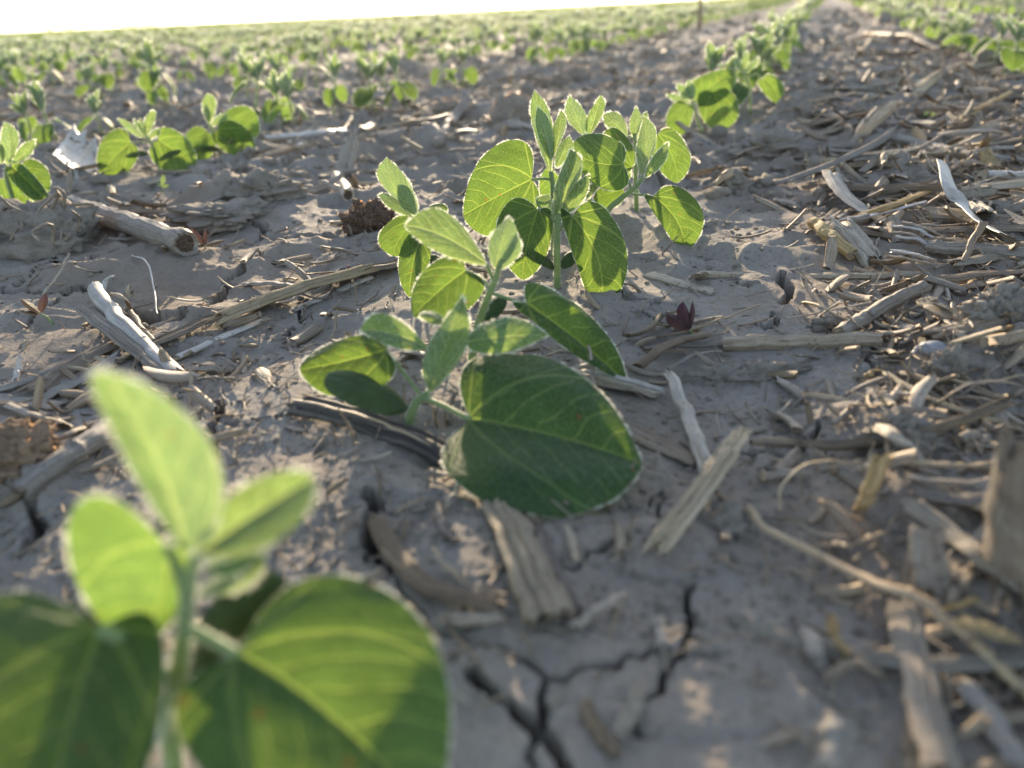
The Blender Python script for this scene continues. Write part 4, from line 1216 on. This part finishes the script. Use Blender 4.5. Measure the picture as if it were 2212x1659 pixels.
# ------------------------------------------------------------------ right middle
stalk('long pale grooved stalk lying level across the right middle', [(1508, 600), (1680, 604), (1840, 604), (1994, 600)], 22, 'tan', 'pith', (.6,), .6, 7, .08, .8, taper=(1, .8))
strip('dark tan leaf blade continuing right of the long level stalk', [(1986, 614, .2), (2060, 604, .4), (2140, 596, .3), (2230, 590)], 30, 'brown', .3, .5)
strip('pale wooden chip at the left of the long level stalk', [(1398, 594), (1460, 612), (1540, 634)], 28, 'tan', .15, .1, .4, th=.0015)
stalk('diagonal grey stalk leaning up to the end of the long level stalk', [(1812, 732, .2), (1900, 680, .2), (1990, 630, .3)], 30, 'grey', 'pith', (.28,), .4, 8, .05)
stalk('short pale stalk piece with a joint and a square cut end', [(1562, 752), (1660, 750), (1780, 748), (1904, 746)], 35, 'tan', 'pith', (.2,), .25, 8, .06, .9)
clod('fuzzy elongated soil clod below the pale jointed stalk piece', 1622, 800, 225, 56, sink=.45, amp=.4, seed=21, depth=60)
strip('flat pale wood chip tilted near the right grey pebble', [(1998, 652, .6), (2034, 678, .4), (2076, 702, .1)], 42, 'tan', .1, .2, .3, th=.001)
strip('second wood chip lying under the tilted pale one', [(2040, 684, .2), (2070, 720, .1), (2080, 735)], 26, 'tan', .1)
clod('smooth grey pebble lying among the right hand straw', 2016, 752, 60, 32, mat='stone', sink=.3, amp=.10, seed=22, name='pebble', cat='pebble', sub=4)
clod('knobbly earth lump just below the grey pebble', 2045, 786, 66, 52, sink=.3, amp=.55, seed=23)
clod('large dark soil clod with sticks at the right edge', 2155, 680, 130, 120, sink=.35, amp=.45, seed=24)
straw('short thick stick leaning on the large right clod', [(2062, 728, .1), (2095, 696, .4), (2128, 664, .8)], 18, 'brown')
strip('tan straw blade slanting down to the right edge', [(1908, 812, .2), (2000, 862, .25), (2100, 900, .2), (2204, 934, .1)], 17, 'tan', .3, .2, .5)
strip('broken folded end of the slanting tan blade', [(1872, 820, .1), (1890, 806, .5), (1912, 812, .3)], 12, 'gold', .3, .8)
straw('loose curved straw arching above the slanting tan blade', [(2020, 880, .2), (2070, 842, 1.0), (2140, 826, 1.1), (2220, 838, .4)], 8, 'tan')
straw('straight thin straw crossing at the right edge', [(2040, 822, .3), (2120, 830, .3), (2220, 812, .2)], 9, 'tan')
straw('thin bent straw standing by the right middle crack', [(1872, 852, .1), (1880, 880, .5), (1905, 870, .8)], 6, 'gold')
clod('grey earth lump with clinging husk in the right middle', 1935, 935, 130, 110, sink=.42, amp=.5, seed=25)
strip('husk scrap stuck to the grey earth lump', [(1880, 930, .3), (1930, 950, .9), (1985, 1000, .3)], 34, 'grey', .5, .8, ripple=.2)
straw('looping dry fibre forming a big arc on the lower right ground', [(1683, 1105, .1), (1690, 1050, .5), (1735, 1008, .7), (1790, 998, .7), (1850, 1004, .5), (1890, 1020, .1)], 7, 'tan', wob=.0003)
strip('frayed husk standing on edge in the lower middle right', [(1605, 935, 1.0), (1570, 985, 1.1), (1520, 1060, .7), (1470, 1130, .4), (1428, 1185, .05)], 44, 'tan', .35, .4, 1.4, ripple=.25, up=(-.3, -.4, .9))
clod('clod of soil under the frayed standing husk', 1560, 1110, 110, 70, sink=.5, amp=.4, seed=26)
strip('glowing upright husk scrap right of the dry fibre loop', [(1905, 1000, 1.1), (1885, 1050, .8), (1860, 1112, .1)], 36, 'gold', .4, .5, 1.2, ripple=.2, up=(0, -1, .4))
straw('white curled root end on the earth near the pebble', [(1960, 780, .1), (1975, 760, .4), (1995, 745, .5)], 8, 'white')
straw('thin straw lying left of the diagonal grey stalk', [(1700, 690, .1), (1790, 672, .3), (1880, 655, .4)], 6, 'tan')
straw('crooked pale root lying by the small upper crack', [(1700, 656, .1), (1760, 660, .4), (1820, 690, .3), (1906, 694, .1)], 10, 'tan')
clod('pale fluffy scrap of earth left of the diagonal stalk', 1792, 700, 70, 36, sink=.35, amp=.6, seed=27, sub=4)
straw('straw thread running under the purple weed', [(1420, 730, .1), (1490, 715, .2), (1560, 690, .3), (1640, 660, .1)], 6, 'brown')
straw('bent rootlet under the purple weed', [(1440, 800, .1), (1500, 770, .4), (1560, 762, .2)], 8, 'grey')
# ------------------------------------------------------------------ right front, blurred
shell('big broken corn stump rising at the right edge, its left side lit', [(2190, 1270, -.4), (2205, 1150, 1.4), (2222, 1010, 3.0)], 130, 'tan', 215, 40, 1.3, name='corn_stump', th=.22, lift=0, taper=(1.05, .8), up=(0, -1, .1))
strip('broad leaf blade slanting down to the stump at the right edge', [(1968, 1095, .7), (2050, 1160, .6), (2130, 1220, .4), (2225, 1290, .2)], 52, 'grey', .3, .5)
strip('flat folded husk leaning below the broad slanting blade', [(2005, 1150, .9), (2005, 1210, .5), (2012, 1290, .1)], 72, 'tan', .12, .1, .3, up=(0, -1, .5))
straw('long jointed straw sweeping across the lower right ground', [(1612, 1100, .3), (1655, 1150, .4), (1753, 1196, .5), (1868, 1260, .6), (1963, 1290, .7), (2052, 1352, .5), (2120, 1420, .2)], 24, 'tan', wob=.0004, taper=(.7, 1.1))
straw('thin side straw joining the long jointed straw', [(1755, 1185, .2), (1840, 1178, .3), (1915, 1155, .4)], 13, 'tan')
strip('large pale leaf blade running off the bottom right', [(1945, 1320, .3), (1968, 1420, .3), (2000, 1540, .3), (2030, 1680, .2)], 74, 'tan', .3, .3, .5, ripple=.05)
strip('small glowing husk tip on the lower right ground', [(1790, 1350, .9), (1808, 1390, .5), (1830, 1430, .1)], 26, 'gold', .3, .5)
strip('pale scrap beside the small glowing husk tip', [(1745, 1370, .1), (1760, 1410, .3), (1775, 1450, .1)], 36, 'grey', .3, .2)
strip('brown scrap lying at the bottom right of the crust', [(1780, 1470, .1), (1850, 1440, .3), (1905, 1475, .1)], 22, 'brown', .4)
stalk('short grey stalk end lying at the bottom edge', [(1790, 1690, .3), (1800, 1630, .4), (1815, 1570, .5)], 60, 'grey', 'pith', (), .3, 6)
strip('bright strip of straw at the lower right corner', [(2105, 1400, .5), (2160, 1450, .5), (2230, 1520, .4)], 26, 'gold', .3, .2)
strip('glowing straw scrap right of the long jointed straw', [(2080, 1350, .8), (2140, 1372, .9), (2190, 1388, .6)], 34, 'gold', .3, .4)
straw('thin stick under the big broken stump', [(2010, 1330, .3), (2060, 1315, .5), (2112, 1300, .6)], 14, 'gold')
strip('dim leaf scrap in the bottom right corner', [(2080, 1480, .2), (2140, 1560, .2), (2200, 1660, .1)], 50, 'grey', .3, .3)
straw('level straws left of the big stump, upper one', [(1960, 1002, .5), (2060, 1010, .6), (2165, 1004, .6)], 16, 'tan')
straw('level straw left of the big stump, lower one', [(1955, 1034, .4), (2060, 1045, .5), (2150, 1040, .5)], 13, 'grey')
strip('dark hollow leaf behind the big stump', [(1960, 1062, .3), (2050, 1085, .3), (2140, 1080, .3)], 40, 'dark', .3)
# ------------------------------------------------------------------ right upper straw strip
strip('white curved husk with an upright end, brightest of the straw strip', [(2036, 356, 1.9), (2050, 405, 1.5), (2078, 448, 1.0), (2125, 492, .7), (2186, 526, .5)], 42, 'white', .15, .0, .3, ripple=.03, taper=(.8, 1.2), up=(.25, -.75, .7), wob=.0002)
straw('thin reddish stem crossing in front of the white curved husk', [(2058, 406, 1.2), (2090, 450, .9), (2130, 496, .5), (2172, 534, .1)], 6, 'brown', taper=(1.5, .7))
stalk('yellow tan stalk piece lying beside frayed grey rind', [(1756, 488, .3), (1800, 526, .2), (1842, 562, .1)], 27, 'gold', 'pith', (), .3, 4, .04)
strip('frayed grey rind beside the yellow tan stalk piece', [(1822, 488, .6), (1850, 520, .4), (1886, 566, .1)], 50, 'grey', .3, .2, 1.5, ripple=.25)
for k, (a, b, c) in enumerate([((1930, 492), (1980, 498), (2030, 526)), ((1928, 505), (1975, 512), (2022, 540)), ((1935, 515), (1985, 522), (2030, 548)), ((1950, 484), (1995, 496), (2040, 515)), ((1925, 545), (1970, 552), (2020, 566)), ((1915, 556), (1960, 562), (2010, 574))]):
    straw('pale curved straw of the bundle fanned beside the grey log stalk', [(*a, .5 + .1 * k), (*b, .7), (*c, .2)], 10, 'tan' if k % 2 else 'white', group='curved straws fanned in one bundle')
strip('smooth brown sheath that holds the straw bundle', [(2012, 524, .3), (2060, 526, .4), (2120, 546, .2)], 34, 'brown', .4, .3)
stalk('dark grey stalk with a rounded broken end at the right edge', [(2008, 544, .2), (2100, 550, .2), (2225, 562, .2)], 30, 'grey', 'dark', (.08,), .5, 9, .05)
straw('rough stick leaning upright across the dark grey stalk', [(2070, 590, .1), (2098, 530, .8), (2124, 482, 1.6)], 13, 'brown', taper=(.8, 1.2))
strip('golden edged curled husk in the middle of the straw strip', [(1740, 356, .3), (1800, 350, .6), (1880, 340, .9), (1982, 326, .5)], 20, 'gold', .5, .6, .6)
strip('grey body of the golden edged husk', [(1752, 376, .1), (1830, 366, .3), (1960, 345, .3)], 34, 'grey', .3, .3, 1.0, ripple=.15)
clod('dark crumbly clod left in the straw strip', 1660, 315, 86, 42, sink=.4, amp=.55, seed=31)
clod('small clod with a sunlit husk cap left in the straw strip', 1578, 396, 62, 46, sink=.35, amp=.4, seed=32)
strip('sunlit curled husk on the small clod', [(1545, 405, .2), (1575, 378, 1.0), (1612, 372, .9)], 24, 'tan', .6, .6)
strip('grey ribbed corn leaf lying across the upper right', [(1900, 268, .3), (1980, 268, .5), (2062, 272, .3)], 22, 'grey', .4, .2)
stalk('long grey stalk crossing the straw strip toward the right edge', [(1880, 290, .4), (1990, 318, .4), (2110, 345, .3), (2225, 362, .2)], 18, 'grey', 'pith', (.5,), .4)
strip('broad grey leaf arching to the right edge, upper one', [(1990, 300, .4), (2070, 288, .9), (2150, 288, .9), (2230, 306, .3)], 20, 'tan', .4, .4)
strip('broad grey leaf reaching the right edge, lower one', [(2060, 340, .3), (2140, 325, .7), (2230, 322, .5)], 20, 'grey', .4, .4)
stalk('short tan stub sticking up beside the white curved husk', [(2150, 372, .1), (2136, 350, .6), (2128, 330, 1.2)], 26, 'gold', 'pith', (), .4, 4, up=(0, -1, .2), lift=0)
strip('torn tan husk left of the short tan stub', [(2062, 372, .3), (2090, 356, .8), (2126, 364, .4)], 26, 'brown', .4, .4, 1.3)
stalk('pale stalk lying right of the white curved husk', [(2130, 382, .3), (2180, 384, .3), (2228, 386, .3)], 16, 'white', 'pith')
strip('bright leaf sliver pointing at the white curved husk', [(1836, 482, .2), (1920, 460, .5), (1998, 440, .6)], 10, 'white', .3)
strip('orange brown blade above the bright leaf sliver', [(1860, 470, .3), (1930, 446, .6), (2000, 418, .6)], 22, 'gold', .3, .3)
stalk('grey joint of stalk ending the bright leaf sliver', [(1800, 500, .1), (1830, 486, .3), (1872, 476, .3)], 18, 'grey', 'dark', (.9,))
strip('tuft of frayed husk standing in the upper straw strip', [(1848, 318, .1), (1876, 278, 1.3), (1930, 228, 2.2)], 24, 'tan', .4, .7, 1.8, ripple=.3, up=(0, -1, .3))
strip('second blade of the frayed standing husk', [(1852, 318, .1), (1860, 280, 1.2), (1896, 240, 2.0)], 16, 'tan', .4, .5, 1.8, ripple=.3, up=(0, -1, .3))
strip('curled pale husk end below the frayed standing husk', [(1836, 330, .2), (1850, 300, .9), (1870, 296, .8)], 18, 'tan', .5, .4)
strip('small golden leaf flag standing on the long grey stalk', [(1998, 322, .2), (1992, 300, .9), (1975, 284, 1.4)], 16, 'gold', .4, .4, up=(0, -1, .3))
strip('dark broad stalk lying near the upper right row', [(1940, 66, .5), (1980, 84, .5), (2030, 108, .3)], 16, 'dark', .5, .2)
stalk('dark branch lying at the foot of the upper right row', [(1870, 76, .8), (1960, 82, .8), (2040, 100, .6)], 9, 'brown', 'dark')
strip('white sunlit chip lying in the upper straw strip', [(1982, 198, .3), (2000, 194, .5), (2022, 190, .4)], 9, 'white', .1)
strip('pale chip below the upper right row', [(1960, 180, .3), (2010, 172, .5), (2044, 176, .4)], 12, 'white', .1)
stalk('grey stalk leaning at the right edge under the upper row', [(2070, 270, .2), (2110, 240, .8), (2180, 204, 1.6)], 9, 'gold', 'pith')
dsp = G(1508, 66); dsq = V(1512, -6, dsp[1]); gds = Geo()
tube_geo(gds, catmull([dsp - [0, 0, .01], .5 * (dsp + dsq) + [.006, 0, 0], dsq], 14), np.linspace(.011, .006, 14), 10, 0)
put('dead_stem', gds, [M['brown']], 'blurred dead brown stem standing upright far up the first gap between rows', 'dead stem')
# ------------------------------------------------------------------ small weeds


def weed(label, base, leaves, stem, mat, name='weed_seedling'):
    hero(name, label, base, stem, [.0006, .0005, .0004], leaves, None, None, 'weed', {'y': mat, 'u': mat, 'c': mat}, (20, 13), 0)


weed('tiny purple weed seedling beside the rotten end of the thick stalk', (443, 545), [('y', (443, 530), (411, 492), (420, 512, .1), (432, 506)), ('y', (443, 530), (444, 494, -.1), (438, 512), (449, 512)), ('y', (444, 531), (486, 519), (464, 520, .2), (464, 530, -.1)), ('y', (442, 532, -.1), (420, 530), (430, 526), (430, 534))], [(443, 532)], 'weed')
weed('tiny red and green weed seedling on the left crust', (118, 700), [('y', (88, 678), (44, 646), (58, 666), (70, 656, .1)), ('y', (90, 676), (100, 632, .1), (82, 655), (103, 655)), ('y', (86, 680), (42, 672, -.1), (62, 670), (66, 680))], [(105, 688), (90, 679)], 'weed')
weed('purple weed seedling with a green centre on the crust right of the clump', (1503, 735), [('y', (1489, 714), (1438, 678, -.1), (1448, 704), (1478, 686, .2)), ('y', (1490, 712), (1476, 650), (1462, 680), (1490, 680)), ('y', (1492, 712), (1496, 650, .1), (1489, 680), (1501, 680))], [(1495, 722), (1490, 714)], 'weed_red')
weed('bright red weed sprout at the tip of the bleached splinter', (760, 596), [('y', (758, 590), (737, 594), (748, 586), (748, 597)), ('y', (758, 590), (778, 586), (768, 583), (768, 592)), ('y', (758, 588), (752, 572), (749, 578), (757, 578))], [(758, 590)], 'weed_red')
weed('tiny light green weed sprout on bare soil below the second row', (350, 418), [('y', (350, 402), (352, 376), (346, 390), (358, 388)), ('y', (350, 402), (336, 396), (342, 394), (342, 402)), ('y', (350, 404), (366, 400), (358, 397), (358, 405))], [(350, 403)], 'young')
weed('small green weed sprout in the straw strip', (2008, 258), [('y', (2006, 252), (1996, 242), (1996, 250), (2006, 242)), ('y', (2007, 252), (2020, 246), (2012, 243), (2016, 252))], [(2006, 253)], 'young')


# ------------------------------------------------------------------ loose husk pieces, one by one, in the gaps between the rows
rgx = np.random.default_rng(77)
KINDS_ = [('grey', 'weathered grey'), ('tan', 'dry tan'), ('brown', 'dull brown'), ('white', 'pale bleached')]


def loose(n, sx, tx, gap, wide):
    for i in range(n):
        s_, t_ = rgx.uniform(*sx), rgx.uniform(*tx); x, y = row_xy(s_, t_)
        a = rgx.normal(PHI + 1.2, .7); L = rgx.uniform(.03, .10); W = rgx.uniform(*wide)
        d = np.array([math.sin(a), math.cos(a)]); n2 = np.array([d[1], -d[0]]) * rgx.normal(0, .05)
        m = 30; tt = np.linspace(-.5, .5, m)
        P2 = np.array([x, y]) + (d[None] * tt[:, None] + n2[None] * (tt[:, None] ** 2) * 4) * L
        g_ = height(P2[:, 0], P2[:, 1]); A_ = np.stack([np.ones(m), tt], -1); co = np.linalg.lstsq(A_, g_, rcond=None)[0]; f_ = A_ @ co
        f_ += np.quantile(g_ - f_, .5) + (tt + .5) * abs(rgx.normal(0, .10)) * L + .001
        f_ += rgx.normal(0, .15) * L * (tt ** 2)
        col, word = KINDS_[rgx.choice(4, p=[.42, .36, .22, 0])]
        g = sweep(np.column_stack([P2, f_]), prof_strip(W, rgx.uniform(.05, .4), .0007, rng=rgx, ripple=rgx.uniform(.05, .22)), None, np.interp(tt, [-.5, .5], rgx.uniform(.5, 1.1, 2)), W * rgx.uniform(.3, .9), rgx, rgx.normal(0, .25), .03, 0)
        lab = '%s loose husk piece lying %s' % (word, gap)
        put('husk_strip', g, [M[col]], lab, 'husk', lab.replace('piece', 'pieces', 1))


loose(135, (.0, .30), (.38, 1.15), 'in the straw strip right of the middle row', (.009, .022))
loose(22, (-.02, .30), (1.1, 2.4), 'far up the straw strip between two rows', (.010, .024))
loose(12, (.12, .32), (.16, .42), 'among the straw at the right edge', (.003, .008))
loose(16, (.03, .14), (.07, .30), 'in the blurred straw at the lower right', (.004, .009))
loose(16, (-.5, -.2), (.45, 1.3), 'on soil left of the middle row', (.005, .011))

# ------------------------------------------------------------------ litter too small to count
def boxes(name, n, mat, label, rmin, rmax, dens, lmin, lmax, wr, seed, tilt=.35):
    rg = np.random.default_rng(seed)
    X, Y = [], []
    while len(X) < n:
        m = n * 4
        r = np.exp(rg.uniform(math.log(rmin), math.log(rmax), m)); a = rg.uniform(-.95, .95, m)
        x, y = r * np.sin(a), r * np.cos(a)
        k = rg.random(m) < dens(x, y)
        X.extend(x[k]); Y.extend(y[k])
    x = np.array(X[:n]); y = np.array(Y[:n]); r = np.hypot(x, y)
    L = np.exp(rg.uniform(math.log(lmin), math.log(lmax), n)) * np.clip(.45 + r * .55, .5, 2.2)
    W = L * np.exp(rg.uniform(math.log(wr[0]), math.log(wr[1]), n)); W = np.clip(W, .0006, .009)
    th = np.clip(W * .25, .0003, .0015)
    a = rg.uniform(0, 2 * np.pi, n); tl = rg.normal(0, tilt, n) * np.clip(.02 / L, .15, 1.0); rl = rg.normal(0, .5, n); cv = rg.normal(0, .35, n)
    d = np.stack([np.cos(a) * np.cos(tl), np.sin(a) * np.cos(tl), np.sin(tl)], -1)
    s = unit(np.stack([-np.sin(a), np.cos(a), np.zeros(n)], -1)); u = np.cross(d, s)
    u = np.where(u[:, 2:] < 0, -u, u)
    s, u = s * np.cos(rl)[:, None] + u * np.sin(rl)[:, None], u * np.cos(rl)[:, None] - s * np.sin(rl)[:, None]
    z = height(x, y)
    c = np.stack([x, y, z + th * .6 + np.abs(np.sin(tl)) * L * .34 + W * .25 * np.abs(np.sin(rl))], -1)
    NS = 5; ks = np.linspace(-.5, .5, NS)
    prof = np.array([[-1, 0], [-.4, .9], [.4, .75], [1, 0.1], [.2, -.5], [-.5, -.35]]) ; K = len(prof)
    q = c[:, None] + d[:, None] * (ks[None, :, None] * L[:, None, None]) + (s * cv[:, None] * .55 + u * (rg.normal(0, .25, n))[:, None])[:, None] * ((ks ** 2)[None, :, None] * L[:, None, None])
    tap = 1 - .45 * np.abs(ks * 2) ** 2 * rg.random((n, 1))
    v = q[:, :, None] + s[:, None, None] * (prof[None, None, :, :1] * (W / 2)[:, None, None, None] * tap[..., None, None]) + u[:, None, None] * (prof[None, None, :, 1:] * th[:, None, None, None])
    jag = rg.normal(0, .05, (n, 2, K)) * L[:, None, None]
    v[:, 0] += d[:, None] * jag[:, 0, :, None]; v[:, -1] += d[:, None] * jag[:, 1, :, None]
    f = grid_faces(NS, K, True); i = np.arange(K)
    base = (np.arange(n) * NS * K)[:, None, None]
    F = (f[None] + base).reshape(-1, 4)
    e0 = np.stack([np.full(K - 2, 0), i[1:-1], i[2:]], -1); e1 = e0[:, ::-1] + (NS - 1) * K
    F3 = np.concatenate([(e0[None] + base).reshape(-1, 3), (e1[None] + base).reshape(-1, 3)])
    uo = rg.uniform(0, 3, n)
    uv = np.stack([np.broadcast_to(np.linspace(0, 1, K)[None, None] * W[:, None, None] * 2 + uo[:, None, None] * .01, (n, NS, K)), np.broadcast_to(((ks + .5)[None, :] * L[:, None] + uo[:, None])[..., None], (n, NS, K))], -1).reshape(-1, 2)
    tint = np.repeat(rg.random(n), NS * K)
    o = link(name, mesh(name, v.reshape(-1, 3), [F, F3], uv, [M[mat]], None, True, {'tint': tint}))
    tag(o, label, None, None, 'stuff')


def dens_straw(x, y):
    s = x * CP - y * SP
    patch = .55 + .6 * vnoise(x / .09, y / .09, 90)
    d = .10 + .9 * sstep(-.03, .10, s) * (1 - sstep(.30, .5, s) * .5)
    d = np.maximum(d, .28 * sstep(.5, 1.0, np.hypot(x, y)))
    clear = np.exp(-(((x - .05) / .09) ** 2 + ((y - .13) / .07) ** 2))       # the open crust in front
    return np.clip(d * patch, 0, 1) * (1 - .93 * clear) * sstep(.09, .16, np.hypot(x, y))


boxes('straw_litter', 11500, 'litter', 'chopped straw and husk litter strewn over the soil', .1, 2.4, dens_straw, .003, .030, (.09, .40), 5)
boxes('coarse_straw_litter', 4200, 'litter', 'blurred corn stalk litter between the far rows', .5, 8, dens_straw, .012, .07, (.05, .2), 6)
boxes('thread_litter', 4000, 'litter', 'fine root threads and fibres on the soil', .1, 1.6, lambda x, y: np.clip(dens_straw(x, y) + .06, 0, 1), .006, .03, (.02, .05), 7, .5)


def crumbs(name, n, rmin, rmax, s0, s1, seed, label):
    rg = np.random.default_rng(seed)
    import bmesh
    bm = bmesh.new(); bmesh.ops.create_icosphere(bm, subdivisions=2, radius=1)
    b = np.array([q.co[:] for q in bm.verts]); f = np.array([[q.index for q in fc.verts] for fc in bm.faces]); bm.free()
    r = np.exp(rg.uniform(math.log(rmin), math.log(rmax), n * 3)); a = rg.uniform(-.85, .85, n * 3); x, y = r * np.sin(a), r * np.cos(a)
    k = rg.random(n * 3) < .35 + .6 * vnoise(x / .06, y / .06, 71); x, y, r = x[k][:n], y[k][:n], r[k][:n]; n = len(x)
    S = np.exp(rg.uniform(math.log(s0), math.log(s1), n)) * np.clip(.4 + r * 1.1, .5, 4) * .5
    ph = rg.uniform(0, 90, (n, 1, 3))
    dd = 1 + .55 * noise3(b[None] * 1.2 + ph, 3) + .3 * noise3(b[None] * 2.9 + ph, 4)
    st = rg.uniform(.6, 1.2, (n, 1, 3)) * [1, 1, .7]
    v = b[None] * dd[..., None] * st * S[:, None, None] + np.stack([x, y, height(x, y) + S * .15], -1)[:, None]
    F = (f[None] + (np.arange(n) * len(b))[:, None, None]).reshape(-1, 3)
    o = link(name, mesh(name, v.reshape(-1, 3), [F], None, [M['clod']])); tag(o, label, None, None, 'stuff')


crumbs('soil_crumbs', 6500, .12, 1.8, .0006, .0042, 17, 'small crumbs of dry soil on the crust')
crumbs('coarse_soil_crumbs', 2500, .5, 7, .004, .016, 18, 'larger blurred soil crumbs between the rows')

# ------------------------------------------------------------------ far trees on the skyline


def far_tree(px, wpx, hpx, Y, seed, label):
    rg = np.random.default_rng(seed)
    d = ray(px, CY - 800); d = d / d[1]; x = d[0] * Y
    w = wpx / FPX * Y; h = hpx / FPX * Y
    root = link('tree', None, None, (x, Y, 0)); tag(root, label, 'tree', None)
    g = Geo(); tube_geo(g, catmull([(0, 0, -.5), (0.1, 0, h * .3), (0, .1, h * .7)], 8), np.linspace(h * .04, h * .015, 8), 8, 0)
    for k in range(5):
        a = k * 1.3; tube_geo(g, catmull([(0, 0, h * .3), (math.cos(a) * w * .2, math.sin(a) * w * .2, h * .55), (math.cos(a) * w * .35, math.sin(a) * w * .35, h * .75)], 6), np.linspace(h * .015, h * .005, 6), 6, 0)
    link('trunk', g.build('trunk', [M['trunk']]), root)
    n = 3000; c = np.stack([rg.normal(0, w * .16, 16), rg.normal(0, w * .16, 16), rg.uniform(.12, .72, 16) * h], -1)
    p = c[rg.integers(0, 16, n)] + unit(rg.normal(size=(n, 3))) * rg.uniform(.8, 1.15, (n, 1)) * [w * .2, w * .2, h * .22]
    p[:, 2] = np.clip(p[:, 2], .05, None)
    e1 = unit(rg.normal(size=(n, 3))) * h * .035; e2 = unit(np.cross(e1, rg.normal(size=(n, 3)))) * h * .022
    v = np.stack([p - e1, p + e2, p + e1, p - e2], 1).reshape(-1, 3)
    import bmesh
    bm = bmesh.new(); bmesh.ops.create_icosphere(bm, subdivisions=3, radius=1)
    b0 = np.array([q.co[:] for q in bm.verts]); f0 = np.array([[q.index for q in fc.verts] for fc in bm.faces]); bm.free()
    g = Geo(); g.add(v, [np.arange(4 * n).reshape(-1, 4)], None, 0)
    for q in c:
        g.add(b0 * (1 + .35 * noise3(b0 * 2 + q, 4))[:, None] * [w * .2, w * .2, h * .22] + q, [f0], None, 0)
    link('crown', g.build('crown', [M['crown']]), root)


far_tree(101, 22, 22, 180, 1, 'tiny tree alone on the skyline at the far left')
far_tree(142, 28, 15, 185, 2, 'low bushy tree on the skyline right of the lone far left tree')
far_tree(286, 46, 25, 182, 3, 'tree making the left half of the wide dark skyline clump')
far_tree(312, 48, 27, 188, 4, 'tree making the right half of the wide dark skyline clump')
far_tree(676, 15, 26, 170, 5, 'thin pale tree on the skyline above the glare')

# ------------------------------------------------------------------ haze volume added to stand in for lens glare
hv = np.array([[x, y, z] for z in (-1.5, 9.0) for x, y in ((-3200, -60), (3200, -60), (3200, 3200), (-3200, 3200))])
hm = bpy.data.materials.new('glare_haze'); hm.use_nodes = True; hm.node_tree.nodes.clear()
ho = hm.node_tree.nodes.new('ShaderNodeOutputMaterial'); hp = hm.node_tree.nodes.new('ShaderNodeVolumePrincipled')
hp.inputs['Color'].default_value = (.95, .93, .88, 1); hp.inputs['Density'].default_value = .0026; hp.inputs['Anisotropy'].default_value = .72
hm.node_tree.links.new(hp.outputs[0], ho.inputs['Volume'])
tag(link('haze', mesh('haze', hv, [np.array([[0, 3, 2, 1], [4, 5, 6, 7], [0, 1, 5, 4], [1, 2, 6, 5], [2, 3, 7, 6], [3, 0, 4, 7]])], None, [hm], None, False)), 'pale warm haze added over the field for the lens glare', None, None, 'stuff')

# ------------------------------------------------------------------ light, sky, camera
SUN_EL, SUN_AZ = math.radians(11.0), math.radians(-3.0)
S = np.array([math.sin(SUN_AZ) * math.cos(SUN_EL), math.cos(SUN_AZ) * math.cos(SUN_EL), math.sin(SUN_EL)])
from mathutils import Vector, Matrix
sl = bpy.data.lights.new('sun', 'SUN'); sl.energy = 3.5; sl.angle = math.radians(.55); sl.color = (1, .79, .54)
so = bpy.data.objects.new('sun', sl); COL.objects.link(so); so.location = (0, 2, 3)
so.rotation_euler = Vector(S).to_track_quat('Z', 'Y').to_euler()
w = bpy.data.worlds.new('World'); scene.world = w; w.use_nodes = True
nt = w.node_tree; bg = nt.nodes['Background']
sky = nt.nodes.new('ShaderNodeTexSky'); sky.sky_type = 'NISHITA'; sky.sun_disc = False
sky.sun_elevation = SUN_EL; sky.sun_rotation = SUN_AZ; sky.air_density = .8; sky.dust_density = .6; sky.ozone_density = 1.5
hs = nt.nodes.new('ShaderNodeHueSaturation'); hs.inputs['Saturation'].default_value = .75
nt.links.new(sky.outputs[0], hs.inputs['Color']); nt.links.new(hs.outputs[0], bg.inputs[0]); bg.inputs[1].default_value = .135

cd = bpy.data.cameras.new('camera'); cam = bpy.data.objects.new('camera', cd); COL.objects.link(cam); scene.camera = cam
cd.sensor_width = 36; cd.lens = 27.0; cd.clip_start = .005; cd.clip_end = 6000
mw = Matrix.Identity(4)
for i in range(3):
    mw[i][0], mw[i][1], mw[i][2], mw[i][3] = RGT[i], UPV[i], -FWD[i], EYE[i]
cam.matrix_world = mw
cd.dof.use_dof = True; cd.dof.focus_distance = float((V(1204, 520, .345) - EYE) @ FWD); cd.dof.aperture_fstop = 9.0
scene.view_settings.view_transform = 'Standard'; scene.view_settings.look = 'None'
scene.view_settings.exposure = 1.78; scene.view_settings.gamma = 1
scene.cycles.use_denoising = True
scene.cycles.max_bounces = 6; scene.cycles.diffuse_bounces = 3; scene.cycles.glossy_bounces = 2; scene.cycles.transmission_bounces = 4
scene.cycles.sample_clamp_indirect = 6
